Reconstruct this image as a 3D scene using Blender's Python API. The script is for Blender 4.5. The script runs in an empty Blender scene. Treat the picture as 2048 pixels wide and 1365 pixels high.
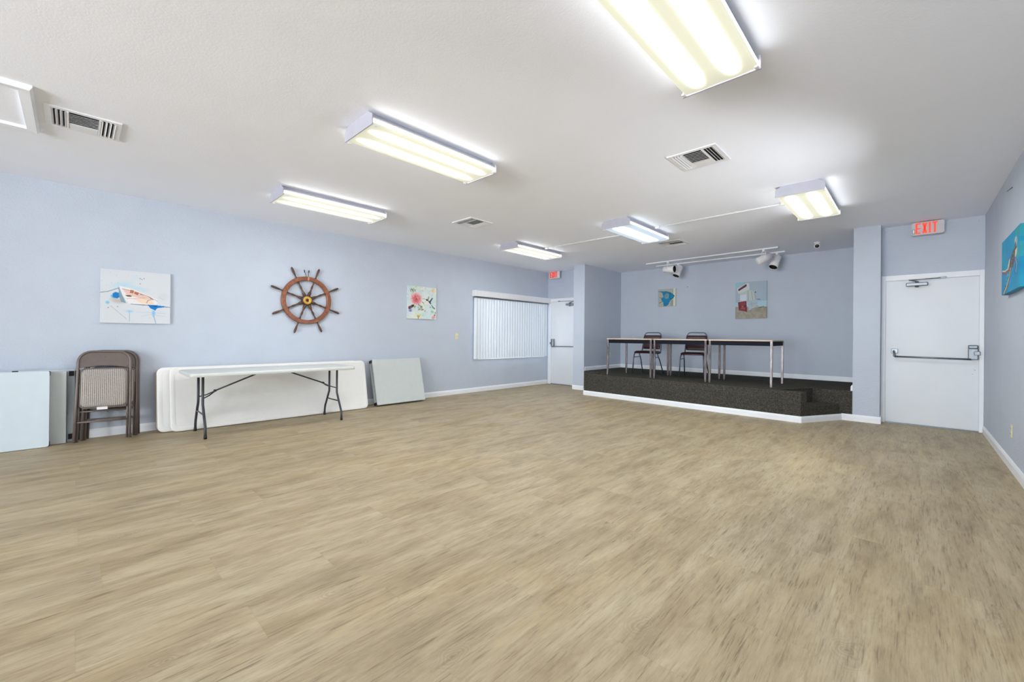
import bpy, bmesh, math, random
import numpy as np
from mathutils import Vector, Matrix, Euler
PI = math.pi
S = bpy.context.scene
COL = S.collection
random.seed(4)

# ------------------------------------------------------------------ camera
YAW, ROLL, PITCH = 0.7629, 0.0093, 0.0009
cam = bpy.data.cameras.new('camera'); camo = bpy.data.objects.new('camera', cam); COL.objects.link(camo)
cam.sensor_fit = 'HORIZONTAL'; cam.sensor_width = 36.0
cam.lens = 838.606 / 2048 * 36.0
cam.shift_y = -(682.5 - 672.027) / 2048
cam.clip_start = 0.02
rh = Vector((math.cos(YAW), math.sin(YAW), 0)); fw = Vector((-math.sin(YAW), math.cos(YAW), 0)); uz = Vector((0, 0, 1))
u2 = uz * math.cos(PITCH) - fw * math.sin(PITCH); f2 = fw * math.cos(PITCH) + uz * math.sin(PITCH)
ax = rh * math.cos(ROLL) + u2 * math.sin(ROLL); ay = -rh * math.sin(ROLL) + u2 * math.cos(ROLL); az = -f2
camo.matrix_world = Matrix(((ax.x, ay.x, az.x, 0), (ax.y, ay.y, az.y, 0), (ax.z, ay.z, az.z, 1.18), (0, 0, 0, 1)))
S.camera = camo

# ------------------------------------------------------------------ world, daylight, exposure
S.view_settings.view_transform = 'Standard'
S.view_settings.look = 'None'
S.view_settings.gamma = 1.0
S.view_settings.use_curve_mapping = False
S.view_settings.exposure = 0.10
S.cycles.use_denoising = True
S.cycles.max_bounces = 14
S.cycles.diffuse_bounces = 10
S.cycles.transparent_max_bounces = 12
S.cycles.caustics_reflective = False
S.cycles.caustics_refractive = False
W = bpy.data.worlds.new('sky'); S.world = W; W.use_nodes = True
_bg = W.node_tree.nodes['Background']; _bg.inputs[1].default_value = 1.0
_tc = W.node_tree.nodes.new('ShaderNodeTexCoord'); _sp = W.node_tree.nodes.new('ShaderNodeSeparateXYZ')
_mr = W.node_tree.nodes.new('ShaderNodeValToRGB'); _mm = W.node_tree.nodes.new('ShaderNodeMath'); _mm.operation = 'MULTIPLY_ADD'
_mm.inputs[1].default_value = 0.5; _mm.inputs[2].default_value = 0.5
W.node_tree.links.new(_tc.outputs['Generated'], _sp.inputs[0]); W.node_tree.links.new(_sp.outputs[2], _mm.inputs[0])
W.node_tree.links.new(_mm.outputs[0], _mr.inputs[0]); W.node_tree.links.new(_mr.outputs[0], _bg.inputs[0])
SKY = (21.5, 23.2, 24.4, 1); LOWER_GLOW = (29.5, 30.3, 31.6, 1)      # sky above the horizon, added glow below it to brighten the ceiling
_mr.color_ramp.elements[0].position = 0.485; _mr.color_ramp.elements[0].color = LOWER_GLOW
_mr.color_ramp.elements[1].position = 0.515; _mr.color_ramp.elements[1].color = SKY
LAMP = 70.0          # tube brightness seen through the lens

# room numbers (metres)
XL, XR, YD, YR, YP, YB, YF, ZC = -6.643, 0.66, 8.253, 8.033, 7.787, 9.381, -6.0, 2.782
PL0, PL1, PR0, PR1 = -5.533, -5.241, -0.626, -0.331
HS = 0.431

# windows behind the camera, plus an added one in the right wall: (wall axis, along0, along1, z0, z1)
WIN_FRONT = [(-3.3, -1.6), (-1.3, 0.5)]
WZ0, WZ1 = 0.25, 2.60
WIN_RIGHT_FILL = [(4.05, 4.8)]; RZ0, RZ1 = 0.9, 1.8  # unseen window, added to lift the far ceiling
def portal(name, loc, rot, sx, sy):
    l = bpy.data.lights.new(name, 'AREA'); l.shape = 'RECTANGLE'; l.size = sx; l.size_y = sy
    l.cycles.is_portal = True
    o = bpy.data.objects.new(name, l); COL.objects.link(o); o.location = loc; o.rotation_euler = rot
for a, b in WIN_FRONT:
    portal('window_daylight', ((a+b)/2, YF-0.13, (WZ0+WZ1)/2), (PI/2, 0, 0), b-a, WZ1-WZ0)
for a, b in WIN_RIGHT_FILL:
    portal('window_daylight', (XR+0.13, (a+b)/2, (RZ0+RZ1)/2), (PI/2, 0, PI/2), b-a, RZ1-RZ0)

# ------------------------------------------------------------------ helpers
def lin(c):
    return tuple(((v/255)/12.92 if v/255 <= 0.04045 else ((v/255+0.055)/1.055)**2.4) for v in c)

def nodes(m):
    nt = m.node_tree; N = nt.nodes; L = nt.links
    return nt, N, L, N['Principled BSDF']

def mat(name, rgb, rough=0.5, metal=0.0, vary=0.04, scale=12.0, bump=0.0, bscale=150.0, spec=0.5, stretch=None):
    """plain paint or plastic with a little procedural colour variation and optional bump"""
    m = bpy.data.materials.new(name); m.use_nodes = True
    nt, N, L, B = nodes(m)
    B.inputs['Roughness'].default_value = rough; B.inputs['Metallic'].default_value = metal
    B.inputs['Specular IOR Level'].default_value = spec
    tc = N.new('ShaderNodeTexCoord'); mp = N.new('ShaderNodeMapping')
    if stretch: mp.inputs['Scale'].default_value = stretch
    L.new(tc.outputs['Object'], mp.inputs[0])
    nz = N.new('ShaderNodeTexNoise'); nz.inputs['Scale'].default_value = scale; nz.inputs['Detail'].default_value = 4
    L.new(mp.outputs[0], nz.inputs['Vector'])
    cr = N.new('ShaderNodeValToRGB'); c = lin(rgb)
    cr.color_ramp.elements[0].position = 0.3; cr.color_ramp.elements[1].position = 0.7
    cr.color_ramp.elements[0].color = tuple(v*(1-vary) for v in c) + (1,)
    cr.color_ramp.elements[1].color = tuple(min(1, v*(1+vary)) for v in c) + (1,)
    L.new(nz.outputs['Fac'], cr.inputs[0]); L.new(cr.outputs[0], B.inputs['Base Color'])
    if bump:
        nb = N.new('ShaderNodeTexNoise'); nb.inputs['Scale'].default_value = bscale; nb.inputs['Detail'].default_value = 3
        L.new(tc.outputs['Object'], nb.inputs['Vector'])
        bp = N.new('ShaderNodeBump'); bp.inputs['Strength'].default_value = bump; bp.inputs['Distance'].default_value = 0.01
        L.new(nb.outputs['Fac'], bp.inputs['Height']); L.new(bp.outputs[0], B.inputs['Normal'])
    return m

def box(bm, x0, x1, y0, y1, z0, z1, bev=0.0, seg=2):
    t = bmesh.new()
    bmesh.ops.create_cube(t, size=1.0)
    for v in t.verts:
        v.co = Vector(((v.co.x+.5)*(x1-x0)+x0, (v.co.y+.5)*(y1-y0)+y0, (v.co.z+.5)*(z1-z0)+z0))
    if bev > 0:
        bmesh.ops.bevel(t, geom=t.edges[:], offset=bev, segments=seg, profile=0.5, affect='EDGES')
    merge(bm, t)

def merge(bm, t, M=None):
    if M is not None: bmesh.ops.transform(t, matrix=M, verts=t.verts[:])
    me = bpy.data.meshes.new('tmp'); t.to_mesh(me); t.free(); bm.from_mesh(me); bpy.data.meshes.remove(me)

def tube(bm, pts, r, seg=10, closed=False, caps=True):
    """round tube through points (list of radii allowed)"""
    P = [Vector(p) for p in pts]; n = len(P)
    R = r if isinstance(r, (list, tuple)) else [r]*n
    rings = []; prev = None
    for i in range(n):
        if closed: d = (P[(i+1) % n]-P[i-1]).normalized()
        elif i == 0: d = (P[1]-P[0]).normalized()
        elif i == n-1: d = (P[-1]-P[-2]).normalized()
        else: d = ((P[i+1]-P[i]).normalized()+(P[i]-P[i-1]).normalized()).normalized()
        if prev is None:
            a = Vector((0, 0, 1)) if abs(d.z) < 0.9 else Vector((1, 0, 0))
            nx = d.cross(a).normalized()
        else:
            nx = (prev - d*prev.dot(d)).normalized()
        prev = nx; ny = d.cross(nx)
        rings.append([bm.verts.new(P[i]+(nx*math.cos(2*PI*k/seg)+ny*math.sin(2*PI*k/seg))*R[i]) for k in range(seg)])
    m = n if closed else n-1
    for i in range(m):
        A, Bq = rings[i], rings[(i+1) % n]
        for k in range(seg):
            f = bm.faces.new((A[k], A[(k+1) % seg], Bq[(k+1) % seg], Bq[k])); f.smooth = True
    if caps and not closed:
        bm.faces.new(rings[0]); bm.faces.new(rings[-1][::-1])

def lathe(bm, prof, M=None, seg=20):
    """revolve (r,z) profile round z"""
    t = bmesh.new(); rings = []
    for r, z in prof:
        if r < 1e-6: rings.append([t.verts.new((0, 0, z))])
        else: rings.append([t.verts.new((r*math.cos(2*PI*k/seg), r*math.sin(2*PI*k/seg), z)) for k in range(seg)])
    for A, Bq in zip(rings, rings[1:]):
        for k in range(seg):
            a0, a1 = A[k % len(A)], A[(k+1) % len(A)]; b0, b1 = Bq[k % len(Bq)], Bq[(k+1) % len(Bq)]
            vs = []
            for v in (a0, a1, b1, b0):
                if v not in vs: vs.append(v)
            if len(vs) > 2:
                f = t.faces.new(vs); f.smooth = True
    merge(bm, t, M)

def prism(bm, poly, z0, z1, bev=0.0):
    t = bmesh.new()
    lo = [t.verts.new((x, y, z0)) for x, y in poly]; hi = [t.verts.new((x, y, z1)) for x, y in poly]
    n = len(poly)
    t.faces.new(lo[::-1]); top = t.faces.new(hi)
    for i in range(n): t.faces.new((lo[i], lo[(i+1) % n], hi[(i+1) % n], hi[i]))
    if bev: bmesh.ops.bevel(t, geom=[e for e in top.edges], offset=bev, segments=2, profile=0.5, affect='EDGES')
    bmesh.ops.recalc_face_normals(t, faces=t.faces[:])
    merge(bm, t)

def rrect(x0, x1, y0, y1, r, seg=6):
    pts = []
    for cx, cy, a in ((x1-r, y1-r, 0), (x0+r, y1-r, PI/2), (x0+r, y0+r, PI), (x1-r, y0+r, 3*PI/2)):
        for k in range(seg+1):
            t = a+PI/2*k/seg; pts.append((cx+r*math.cos(t), cy+r*math.sin(t)))
    return pts

def obj(name, bm, m, parent=None, label=None, recalc=True):
    if recalc: bmesh.ops.recalc_face_normals(bm, faces=bm.faces[:])
    me = bpy.data.meshes.new(name); bm.to_mesh(me); bm.free()
    o = bpy.data.objects.new(name, me); COL.objects.link(o)
    for q in (m if isinstance(m, (list, tuple)) else [m]): me.materials.append(q)
    if parent is not None: o.parent = parent
    if label: o['label'] = label
    return o

def tag(o, label, cat, group=None):
    o['label'] = label; o['category'] = cat
    if group: o['group'] = group
    return o

def thing(name, label, cat, loc=(0, 0, 0), rot=(0, 0, 0), group=None):
    o = bpy.data.objects.new(name, None); COL.objects.link(o)
    o.location = loc; o.rotation_euler = rot; o.empty_display_size = 0.1
    return tag(o, label, cat, group)

def struct(name, bm, m, parent=None):
    o = obj(name, bm, m, parent)
    if parent is None: o['kind'] = 'structure'
    return o

def dup(root, loc, rot, label, group=None):
    r = root.copy(); COL.objects.link(r); r.location = loc; r.rotation_euler = rot; r['label'] = label
    if group: r['group'] = group
    for ch in list(root.children):
        c = ch.copy(); COL.objects.link(c); c.parent = r
        for g in ch.children:
            d = g.copy(); COL.objects.link(d); d.parent = c
    return r

# ------------------------------------------------------------------ materials
WALL = mat('wall_paint', (189, 197, 209), 0.62, vary=0.02, scale=3, bump=0.35, bscale=55, spec=0.3)
CEIL = mat('ceiling_paint', (243, 246, 254), 0.85, vary=0.01, scale=2, bump=0.08, bscale=80, spec=0.2)
TRIM = mat('white_trim_paint', (234, 236, 240), 0.4, vary=0.015)
DOORM = mat('white_door_paint', (222, 226, 230), 0.42, vary=0.02, scale=2.5)
STEEL = mat('brushed_steel', (128, 134, 140), 0.38, 0.85, vary=0.12, scale=30)
DARKST = mat('dark_bar_steel', (120, 126, 132), 0.38, 0.8, vary=0.15, scale=30)
WHITEM = mat('white_enamel', (232, 232, 234), 0.4, vary=0.02)
BLACK = mat('black_plastic', (18, 18, 20), 0.5)
DUCT_SHADE = mat('duct_shade_black', (22, 22, 23), 0.9, vary=0.3, scale=60)  # near-black, painted shade behind the louvers
GREYTUBE = mat('dark_grey_tube', (62, 64, 70), 0.45, 0.3, vary=0.08)
PLAST = mat('white_table_plastic', (230, 229, 226), 0.5, vary=0.015, bump=0.06, bscale=300)
PLASTW = mat('white_laminate', (204, 215, 222), 0.4, vary=0.015)
PLASTG = mat('grey_white_laminate', (196, 202, 200), 0.45, vary=0.02)
TAN = mat('tan_table_plastic', (182, 160, 138), 0.55, vary=0.03)
BEIGE = mat('taupe_steel', (112, 101, 96), 0.42, 0.25, vary=0.05)
LAV = mat('fixture_metal', (176, 176, 188), 0.45, vary=0.03)
CREAM = mat('almond_plastic', (222, 216, 176), 0.45)

def floor_mat():
    m = bpy.data.materials.new('vinyl_wood_planks'); m.use_nodes = True
    nt, N, L, B = nodes(m)
    def M(op, a, b=None, c=None):
        n = N.new('ShaderNodeMath'); n.operation = op
        for i, v in enumerate((a, b, c)):
            if v is None: continue
            if isinstance(v, (int, float)): n.inputs[i].default_value = v
            else: L.new(v, n.inputs[i])
        return n.outputs[0]
    g = N.new('ShaderNodeNewGeometry'); sp = N.new('ShaderNodeSeparateXYZ'); L.new(g.outputs['Position'], sp.inputs[0])
    x, y = sp.outputs[0], sp.outputs[1]
    tx = M('DIVIDE', M('ADD', x, 20.08), 0.305); ix = M('FLOOR', tx); fx = M('FRACT', tx)
    w1 = N.new('ShaderNodeTexWhiteNoise'); w1.noise_dimensions = '1D'; L.new(ix, w1.inputs['W'])
    off = M('MULTIPLY', M('MODULO', ix, 2.0), 0.5)
    ty = M('ADD', M('DIVIDE', M('ADD', y, 20.0), 0.914), M('ADD', off, M('MULTIPLY', w1.outputs['Value'], 0.12)))
    iy = M('FLOOR', ty); fy = M('FRACT', ty)
    cb = N.new('ShaderNodeCombineXYZ'); L.new(ix, cb.inputs[0]); L.new(iy, cb.inputs[1])
    w2 = N.new('ShaderNodeTexWhiteNoise'); w2.noise_dimensions = '2D'; L.new(cb.outputs[0], w2.inputs['Vector'])
    rnd = w2.outputs['Value']
    def vec(sx, sy, k):
        c = N.new('ShaderNodeCombineXYZ'); L.new(M('MULTIPLY', x, sx), c.inputs[0]); L.new(M('MULTIPLY', y, sy), c.inputs[1])
        L.new(M('MULTIPLY', rnd, k), c.inputs[2]); return c.outputs[0]
    def noise(v, sc=1.0, det=5, rough=0.6, dist=0.0):
        n = N.new('ShaderNodeTexNoise'); n.inputs['Scale'].default_value = sc; n.inputs['Detail'].default_value = det
        n.inputs['Roughness'].default_value = rough; n.inputs['Distortion'].default_value = dist
        L.new(v, n.inputs['Vector']); return n.outputs['Fac']
    def ramp(f, stops):
        r = N.new('ShaderNodeValToRGB'); e = r.color_ramp.elements
        while len(e) < len(stops): e.new(0.5)
        for q, (p, c) in zip(e, stops): q.position = p; q.color = tuple(c)+(1,) if len(c) == 3 else c
        L.new(f, r.inputs[0]); return r.outputs[0]
    broad = noise(vec(6.5, 1.5, 1.2), 1.0, 6, 0.68, 0.3)
    col = ramp(broad, [(0.30, lin((146, 129, 99))), (0.44, lin((166, 149, 118))), (0.56, lin((176, 160, 129))), (0.72, lin((187, 173, 144)))])
    # yellowish and greyish areas
    hue = noise(vec(1.6, 0.9, 0.8), 1.0, 4, 0.55, 0.3)
    hc = ramp(hue, [(0.35, (1.03, 1.0, 0.91)), (0.5, (1, 1, 1)), (0.65, (0.98, 0.99, 1.03))])
    mh = N.new('ShaderNodeMix'); mh.data_type = 'RGBA'; mh.blend_type = 'MULTIPLY'; mh.inputs[0].default_value = 0.8
    L.new(col, mh.inputs[6]); L.new(hc, mh.inputs[7])
    # crisp dark grain lines, gathered where the mask is high
    fine = noise(vec(120, 6.0, 6), 1.0, 4, 0.62, 0.25)
    ln = ramp(fine, [(0.36, (1, 1, 1)), (0.50, (0.0, 0.0, 0.0))])
    ln2 = ramp(noise(vec(230, 9.0, 11), 1.0, 3, 0.6, 0.2), [(0.40, (1, 1, 1)), (0.50, (0.0, 0.0, 0.0))])
    pat = noise(vec(15, 2.2, 3), 1.0, 5, 0.65, 0.8)
    mk = ramp(pat, [(0.40, (1, 1, 1)), (0.60, (0.26, 0.26, 0.26))])
    dk = M('MAXIMUM', M('MULTIPLY', M('MULTIPLY', ln, mk), 0.80), M('MULTIPLY', M('MULTIPLY', ln2, mk), 0.42))
    dk = M('MAXIMUM', dk, M('MULTIPLY', M('SUBTRACT', mk, 0.26), 0.24))
    mx2 = N.new('ShaderNodeMix'); mx2.data_type = 'RGBA'; L.new(dk, mx2.inputs[0])
    L.new(mh.outputs[2], mx2.inputs[6]); mx2.inputs[7].default_value = lin((112, 95, 72))+(1,)
    # knots with growth rings drawn out along the plank
    vo = N.new('ShaderNodeTexVoronoi'); vo.voronoi_dimensions = '2D'; vo.inputs['Scale'].default_value = 1.0
    wob = N.new('ShaderNodeTexNoise'); wob.inputs['Scale'].default_value = 6.0; L.new(g.outputs['Position'], wob.inputs['Vector'])
    va = N.new('ShaderNodeVectorMath'); va.operation = 'SCALE'; va.inputs['Scale'].default_value = 0.30; L.new(wob.outputs['Color'], va.inputs[0])
    vb = N.new('ShaderNodeVectorMath'); vb.operation = 'ADD'; L.new(vec(2.9, 1.5, 0), vb.inputs[0]); L.new(va.outputs[0], vb.inputs[1])
    L.new(vb.outputs[0], vo.inputs['Vector'])
    dn = noise(vec(14, 7, 2), 1.0, 3, 0.5, 0.0)
    d = M('ADD', vo.outputs['Distance'], M('MULTIPLY', M('SUBTRACT', dn, 0.5), 0.09))
    vs = N.new('ShaderNodeSeparateXYZ'); L.new(vo.outputs['Color'], vs.inputs[0]); some = M('GREATER_THAN', vs.outputs[0], 0.45)
    ring = M('MULTIPLY_ADD', M('SINE', M('MULTIPLY', d, 190.0)), 0.5, 0.5)
    fall = M('SUBTRACT', 1.0, M('MINIMUM', M('DIVIDE', M('MAXIMUM', d, 0.0), 0.20), 1.0))
    core = M('SUBTRACT', 1.0, M('MINIMUM', M('DIVIDE', M('MAXIMUM', d, 0.0), 0.03), 1.0))
    kn = M('MAXIMUM', M('MULTIPLY', M('MULTIPLY', ring, fall), 0.75), M('MINIMUM', M('MULTIPLY', core, 1.6), 1.0))
    mx3 = N.new('ShaderNodeMix'); mx3.data_type = 'RGBA'; L.new(M('MULTIPLY', M('MULTIPLY', kn, some), 0.6), mx3.inputs[0])
    L.new(mx2.outputs[2], mx3.inputs[6]); mx3.inputs[7].default_value = lin((118, 104, 84))+(1,)
    # per plank tone
    tone = M('MULTIPLY_ADD', rnd, 0.05, 0.975)
    hs = N.new('ShaderNodeHueSaturation'); L.new(mx3.outputs[2], hs.inputs['Color']); L.new(tone, hs.inputs['Value'])
    # seams
    sx = M('LESS_THAN', fx, 0.006); sy = M('LESS_THAN', fy, 0.003)
    seam = M('MULTIPLY', M('MAXIMUM', sx, sy), 0.12)
    mx4 = N.new('ShaderNodeMix'); mx4.data_type = 'RGBA'; L.new(seam, mx4.inputs[0])
    L.new(hs.outputs[0], mx4.inputs[6]); mx4.inputs[7].default_value = lin((110, 95, 75))+(1,)
    L.new(mx4.outputs[2], B.inputs['Base Color'])
    B.inputs['Roughness'].default_value = 0.5; B.inputs['Specular IOR Level'].default_value = 0.35
    bp = N.new('ShaderNodeBump'); bp.inputs['Strength'].default_value = 0.12; bp.inputs['Distance'].default_value = 0.004
    L.new(fine, bp.inputs['Height']); L.new(bp.outputs[0], B.inputs['Normal'])
    return m
FLOOR = floor_mat()

def carpet_mat():
    m = bpy.data.materials.new('grey_loop_carpet'); m.use_nodes = True
    nt, N, L, B = nodes(m)
    tc = N.new('ShaderNodeTexCoord')
    n1 = N.new('ShaderNodeTexNoise'); n1.inputs['Scale'].default_value = 60; n1.inputs['Detail'].default_value = 3; n1.inputs['Distortion'].default_value = 1.5
    L.new(tc.outputs['Object'], n1.inputs['Vector'])
    cr = N.new('ShaderNodeValToRGB'); e = cr.color_ramp.elements
    e[0].position = 0.35; e[0].color = lin((56, 54, 49))+(1,)
    e[1].position = 0.68; e[1].color = lin((93, 90, 84))+(1,)
    q = e.new(0.5); q.color = lin((70, 68, 62))+(1,)
    L.new(n1.outputs['Fac'], cr.inputs[0]); L.new(cr.outputs[0], B.inputs['Base Color'])
    B.inputs['Roughness'].default_value = 1.0; B.inputs['Specular IOR Level'].default_value = 0.05
    bp = N.new('ShaderNodeBump'); bp.inputs['Strength'].default_value = 0.8; bp.inputs['Distance'].default_value = 0.01
    L.new(n1.outputs['Fac'], bp.inputs['Height']); L.new(bp.outputs[0], B.inputs['Normal'])
    return m
CARPET = carpet_mat()

def glass_mat():
    m = bpy.data.materials.new('window_glass'); m.use_nodes = True
    nt = m.node_tree; N = nt.nodes; L = nt.links; N.clear()
    out = N.new('ShaderNodeOutputMaterial'); tr = N.new('ShaderNodeBsdfTransparent'); gl = N.new('ShaderNodeBsdfGlossy'); gl.inputs['Roughness'].default_value = 0.02
    fr = N.new('ShaderNodeFresnel'); fr.inputs[0].default_value = 1.3; mx = N.new('ShaderNodeMixShader')
    L.new(fr.outputs[0], mx.inputs[0]); L.new(tr.outputs[0], mx.inputs[1]); L.new(gl.outputs[0], mx.inputs[2]); L.new(mx.outputs[0], out.inputs[0])
    return m
GLASS = glass_mat()

def lens_mat(name, rgb, k, tube, off=0.095, wid=1500.0):
    """ribbed acrylic lens lit by two tubes inside: brighter above each tube"""
    m = bpy.data.materials.new(name); m.use_nodes = True
    nt, N, L, B = nodes(m)
    tc = N.new('ShaderNodeTexCoord'); sp = N.new('ShaderNodeSeparateXYZ'); L.new(tc.outputs['Object'], sp.inputs[0])
    def M(op, a, b=None):
        n = N.new('ShaderNodeMath'); n.operation = op
        for i, v in enumerate((a, b)):
            if v is None: continue
            if isinstance(v, (int, float)): n.inputs[i].default_value = v
            else: L.new(v, n.inputs[i])
        return n.outputs[0]
    ax_ = M('SUBTRACT', M('ABSOLUTE', sp.outputs[0]), off)
    g = M('POWER', 2.718, M('MULTIPLY', M('MULTIPLY', ax_, ax_), -wid))
    ye = M('MINIMUM', M('MAXIMUM', M('DIVIDE', M('SUBTRACT', 0.60, M('ABSOLUTE', sp.outputs[1])), 0.17), 0.0), 1.0)
    s = M('ADD', M('ADD', 0.56, M('MULTIPLY', ye, 0.16)), M('MULTIPLY', M('MULTIPLY', g, M('POWER', ye, 3.0)), k))
    ge = N.new('ShaderNodeNewGeometry'); sn = N.new('ShaderNodeSeparateXYZ'); L.new(ge.outputs['Normal'], sn.inputs[0])
    side = M('MULTIPLY', M('GREATER_THAN', M('ABSOLUTE', sn.outputs[0]), 0.9), k*0.12)      # extra flank glow, raised to light the ceiling
    s = M('ADD', s, side)
    B.inputs['Base Color'].default_value = (0.22, 0.22, 0.19, 1); B.inputs['Roughness'].default_value = 0.5
    tint = N.new('ShaderNodeMix'); tint.data_type = 'RGBA'; tint.inputs[6].default_value = lin(rgb)+(1,); tint.inputs[7].default_value = lin(tube)+(1,)
    L.new(M('MINIMUM', M('MULTIPLY', s, 0.25), 1.0), tint.inputs[0]); L.new(tint.outputs[2], B.inputs['Emission Color'])
    L.new(s, B.inputs['Emission Strength'])
    return m
LENS = lens_mat('warm_acrylic_lens', (255, 253, 218), LAMP, (251, 253, 255))
LENSB = lens_mat('cool_acrylic_lens', (214, 236, 255), LAMP*0.85, (232, 245, 255), 0.045, 1300.0)

# ------------------------------------------------------------------ room shell
T = 0.15
def slab(name, *a, m=None):
    bm = bmesh.new(); box(bm, *a); return struct(name, bm, m or WALL)
slab('floor', XL-T, XR+T, YF-T, YB+T, -0.12, 0.0, m=FLOOR)
slab('ceiling', XL-T, XR+T, YF-T, YB+T, ZC, ZC+0.12, m=CEIL)

def wall_holes(name, axis, lo, hi, a0, a1, holes, m=WALL):
    """wall slab; axis 'x' means thickness along x, running along y. holes: (h0,h1,z0,z1)"""
    bm = bmesh.new()
    def bb(b0, b1, z0, z1):
        if b1-b0 < 1e-4 or z1-z0 < 1e-4: return
        if axis == 'x': box(bm, lo, hi, b0, b1, z0, z1)
        else: box(bm, b0, b1, lo, hi, z0, z1)
    cur = a0
    for h0, h1, z0, z1 in sorted(holes):
        bb(cur, h0, 0, ZC); bb(h0, h1, 0, z0); bb(h0, h1, z1, ZC); cur = h1
    bb(cur, a1, 0, ZC)
    return struct(name, bm, m)
WY0, WY1, WLZ0, WLZ1 = 5.92, 8.06, 0.70, 2.06
wall_holes('wall_left', 'x', XL-T, XL, YF-T, YD+T, [(WY0, WY1, WLZ0, WLZ1)])
wall_holes('wall_right', 'x', XR, XR+T, YF-T, YR+T, [(a, b, RZ0, RZ1) for a, b in WIN_RIGHT_FILL])
wall_holes('wall_front', 'y', YF-T, YF, XL, XR, [(a, b, WZ0, WZ1) for a, b in WIN_FRONT])
DL0, DL1, DLZ = -6.535, -5.63, 2.045
DR0, DR1, DRZ = -0.285, 0.618, 2.015
wall_holes('wall_door_left', 'y', YD, YD+T, XL, PL0, [(DL0, DL1, 0, DLZ)])
wall_holes('wall_door_right', 'y', YR, YR+T, PR1, XR, [(DR0, DR1, 0, DRZ)])
slab('wall_stage_left', PL0, PL1, YP, YB+T, 0, ZC)
slab('wall_stage_right', PR0, PR1, YP, YB+T, 0, ZC)
slab('wall_stage_back', PL1, PR0, YB, YB+T, 0, ZC)

# baseboards
def base(name, p, q, side, h=0.095, t=0.014, z=0.0):
    """baseboard from p to q, body on the left (+1) or right (-1) of p->q"""
    p = Vector(p+(0,)); q = Vector(q+(0,)); d = (q-p).normalized(); n = Vector((-d.y, d.x, 0))*side
    bm = bmesh.new()
    prof = [(0, 0), (t, 0), (t, h*0.72), (t*0.75, h*0.8), (t*0.75, h*0.86), (t*0.3, h), (0, h)]
    A = [bm.verts.new(p+n*a+Vector((0, 0, z+b))) for a, b in prof]; Bq = [bm.verts.new(q+n*a+Vector((0, 0, z+b))) for a, b in prof]
    k = len(prof)
    bm.faces.new(A); bm.faces.new(Bq[::-1])
    for i in range(k): bm.faces.new((A[i], A[(i+1) % k], Bq[(i+1) % k], Bq[i]))
    return struct(name, bm, TRIM)
base('baseboard_left', (XL, YF), (XL, YD-0.02), -1)
base('baseboard_right', (XR, YF), (XR, YR-0.02), 1)
base('baseboard_front', (XL+0.02, YF), (XR-0.02, YF), 1)
base('baseboard_pillar_left', (PL0-0.012, YP), (PL1, YP), -1)
base('baseboard_pillar_right', (-0.75, YP), (PR1+0.014, YP), -1)
base('baseboard_pillar_right_side', (PR1, YP), (PR1, YR-0.02), -1)
base('baseboard_pillar_left_side', (PL0, YP), (PL0, YD-0.02), 1)
base('baseboard_stage_back', (PL1+0.015, YB), (PR0-0.015, YB), -1, h=0.085, z=HS+0.002)
base('baseboard_stage_left', (PL1, YP+0.03), (PL1, YB), -1, h=0.085, z=HS+0.002)
base('baseboard_stage_right', (PR0, YP), (PR0, YB), 1, h=0.085, t=0.022, z=HS+0.002)

# ------------------------------------------------------------------ stage
FL, FR = (-4.834, 7.195), (-1.131, 7.053)
stage = thing('stage_platform', 'low dark grey carpeted stage platform with corner steps in the alcove', 'stage', (0, 0, 0))
bm = bmesh.new()
prism(bm, [(PL1+0.002, YB-0.002), (PL1+0.002, YP+0.002), (-4.80, YP+0.002), (-4.52, 7.30), (-4.888, 7.30), FL, FR, (-1.077, 7.16), (-1.409, 7.16),
           (-1.10, YP), (PR0-0.002, YP), (PR0-0.002, YB-0.002)], 0.001, HS, bev=0.008)
obj('carpeted_deck', bm, CARPET, stage)
bm = bmesh.new(); prism(bm, [(-1.405, 7.164), (-1.077, 7.164), (-0.772, YP-0.004), (-1.10, YP-0.004)], 0.001, 0.225, bev=0.006)
obj('step', bm, CARPET, stage)
bm = bmesh.new(); prism(bm, [(-4.524, 7.304), (-4.803, YP-0.004), (-5.19, YP-0.004), (-4.888, 7.304)], 0.001, 0.225, bev=0.006)
obj('step', bm, CARPET, stage)
base('baseboard_stage_front', (FL[0]-0.012, FL[1]+0.0005), (FR[0]+0.012, FR[1]-0.0003), -1, h=0.09)
base('baseboard_stage_corner_right', (FR[0], FR[1]), (-0.757, YP-0.014), -1, h=0.09)
base('baseboard_stage_corner_left', (-5.205, YP-0.016), (FL[0], FL[1]), -1, h=0.09)

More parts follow.
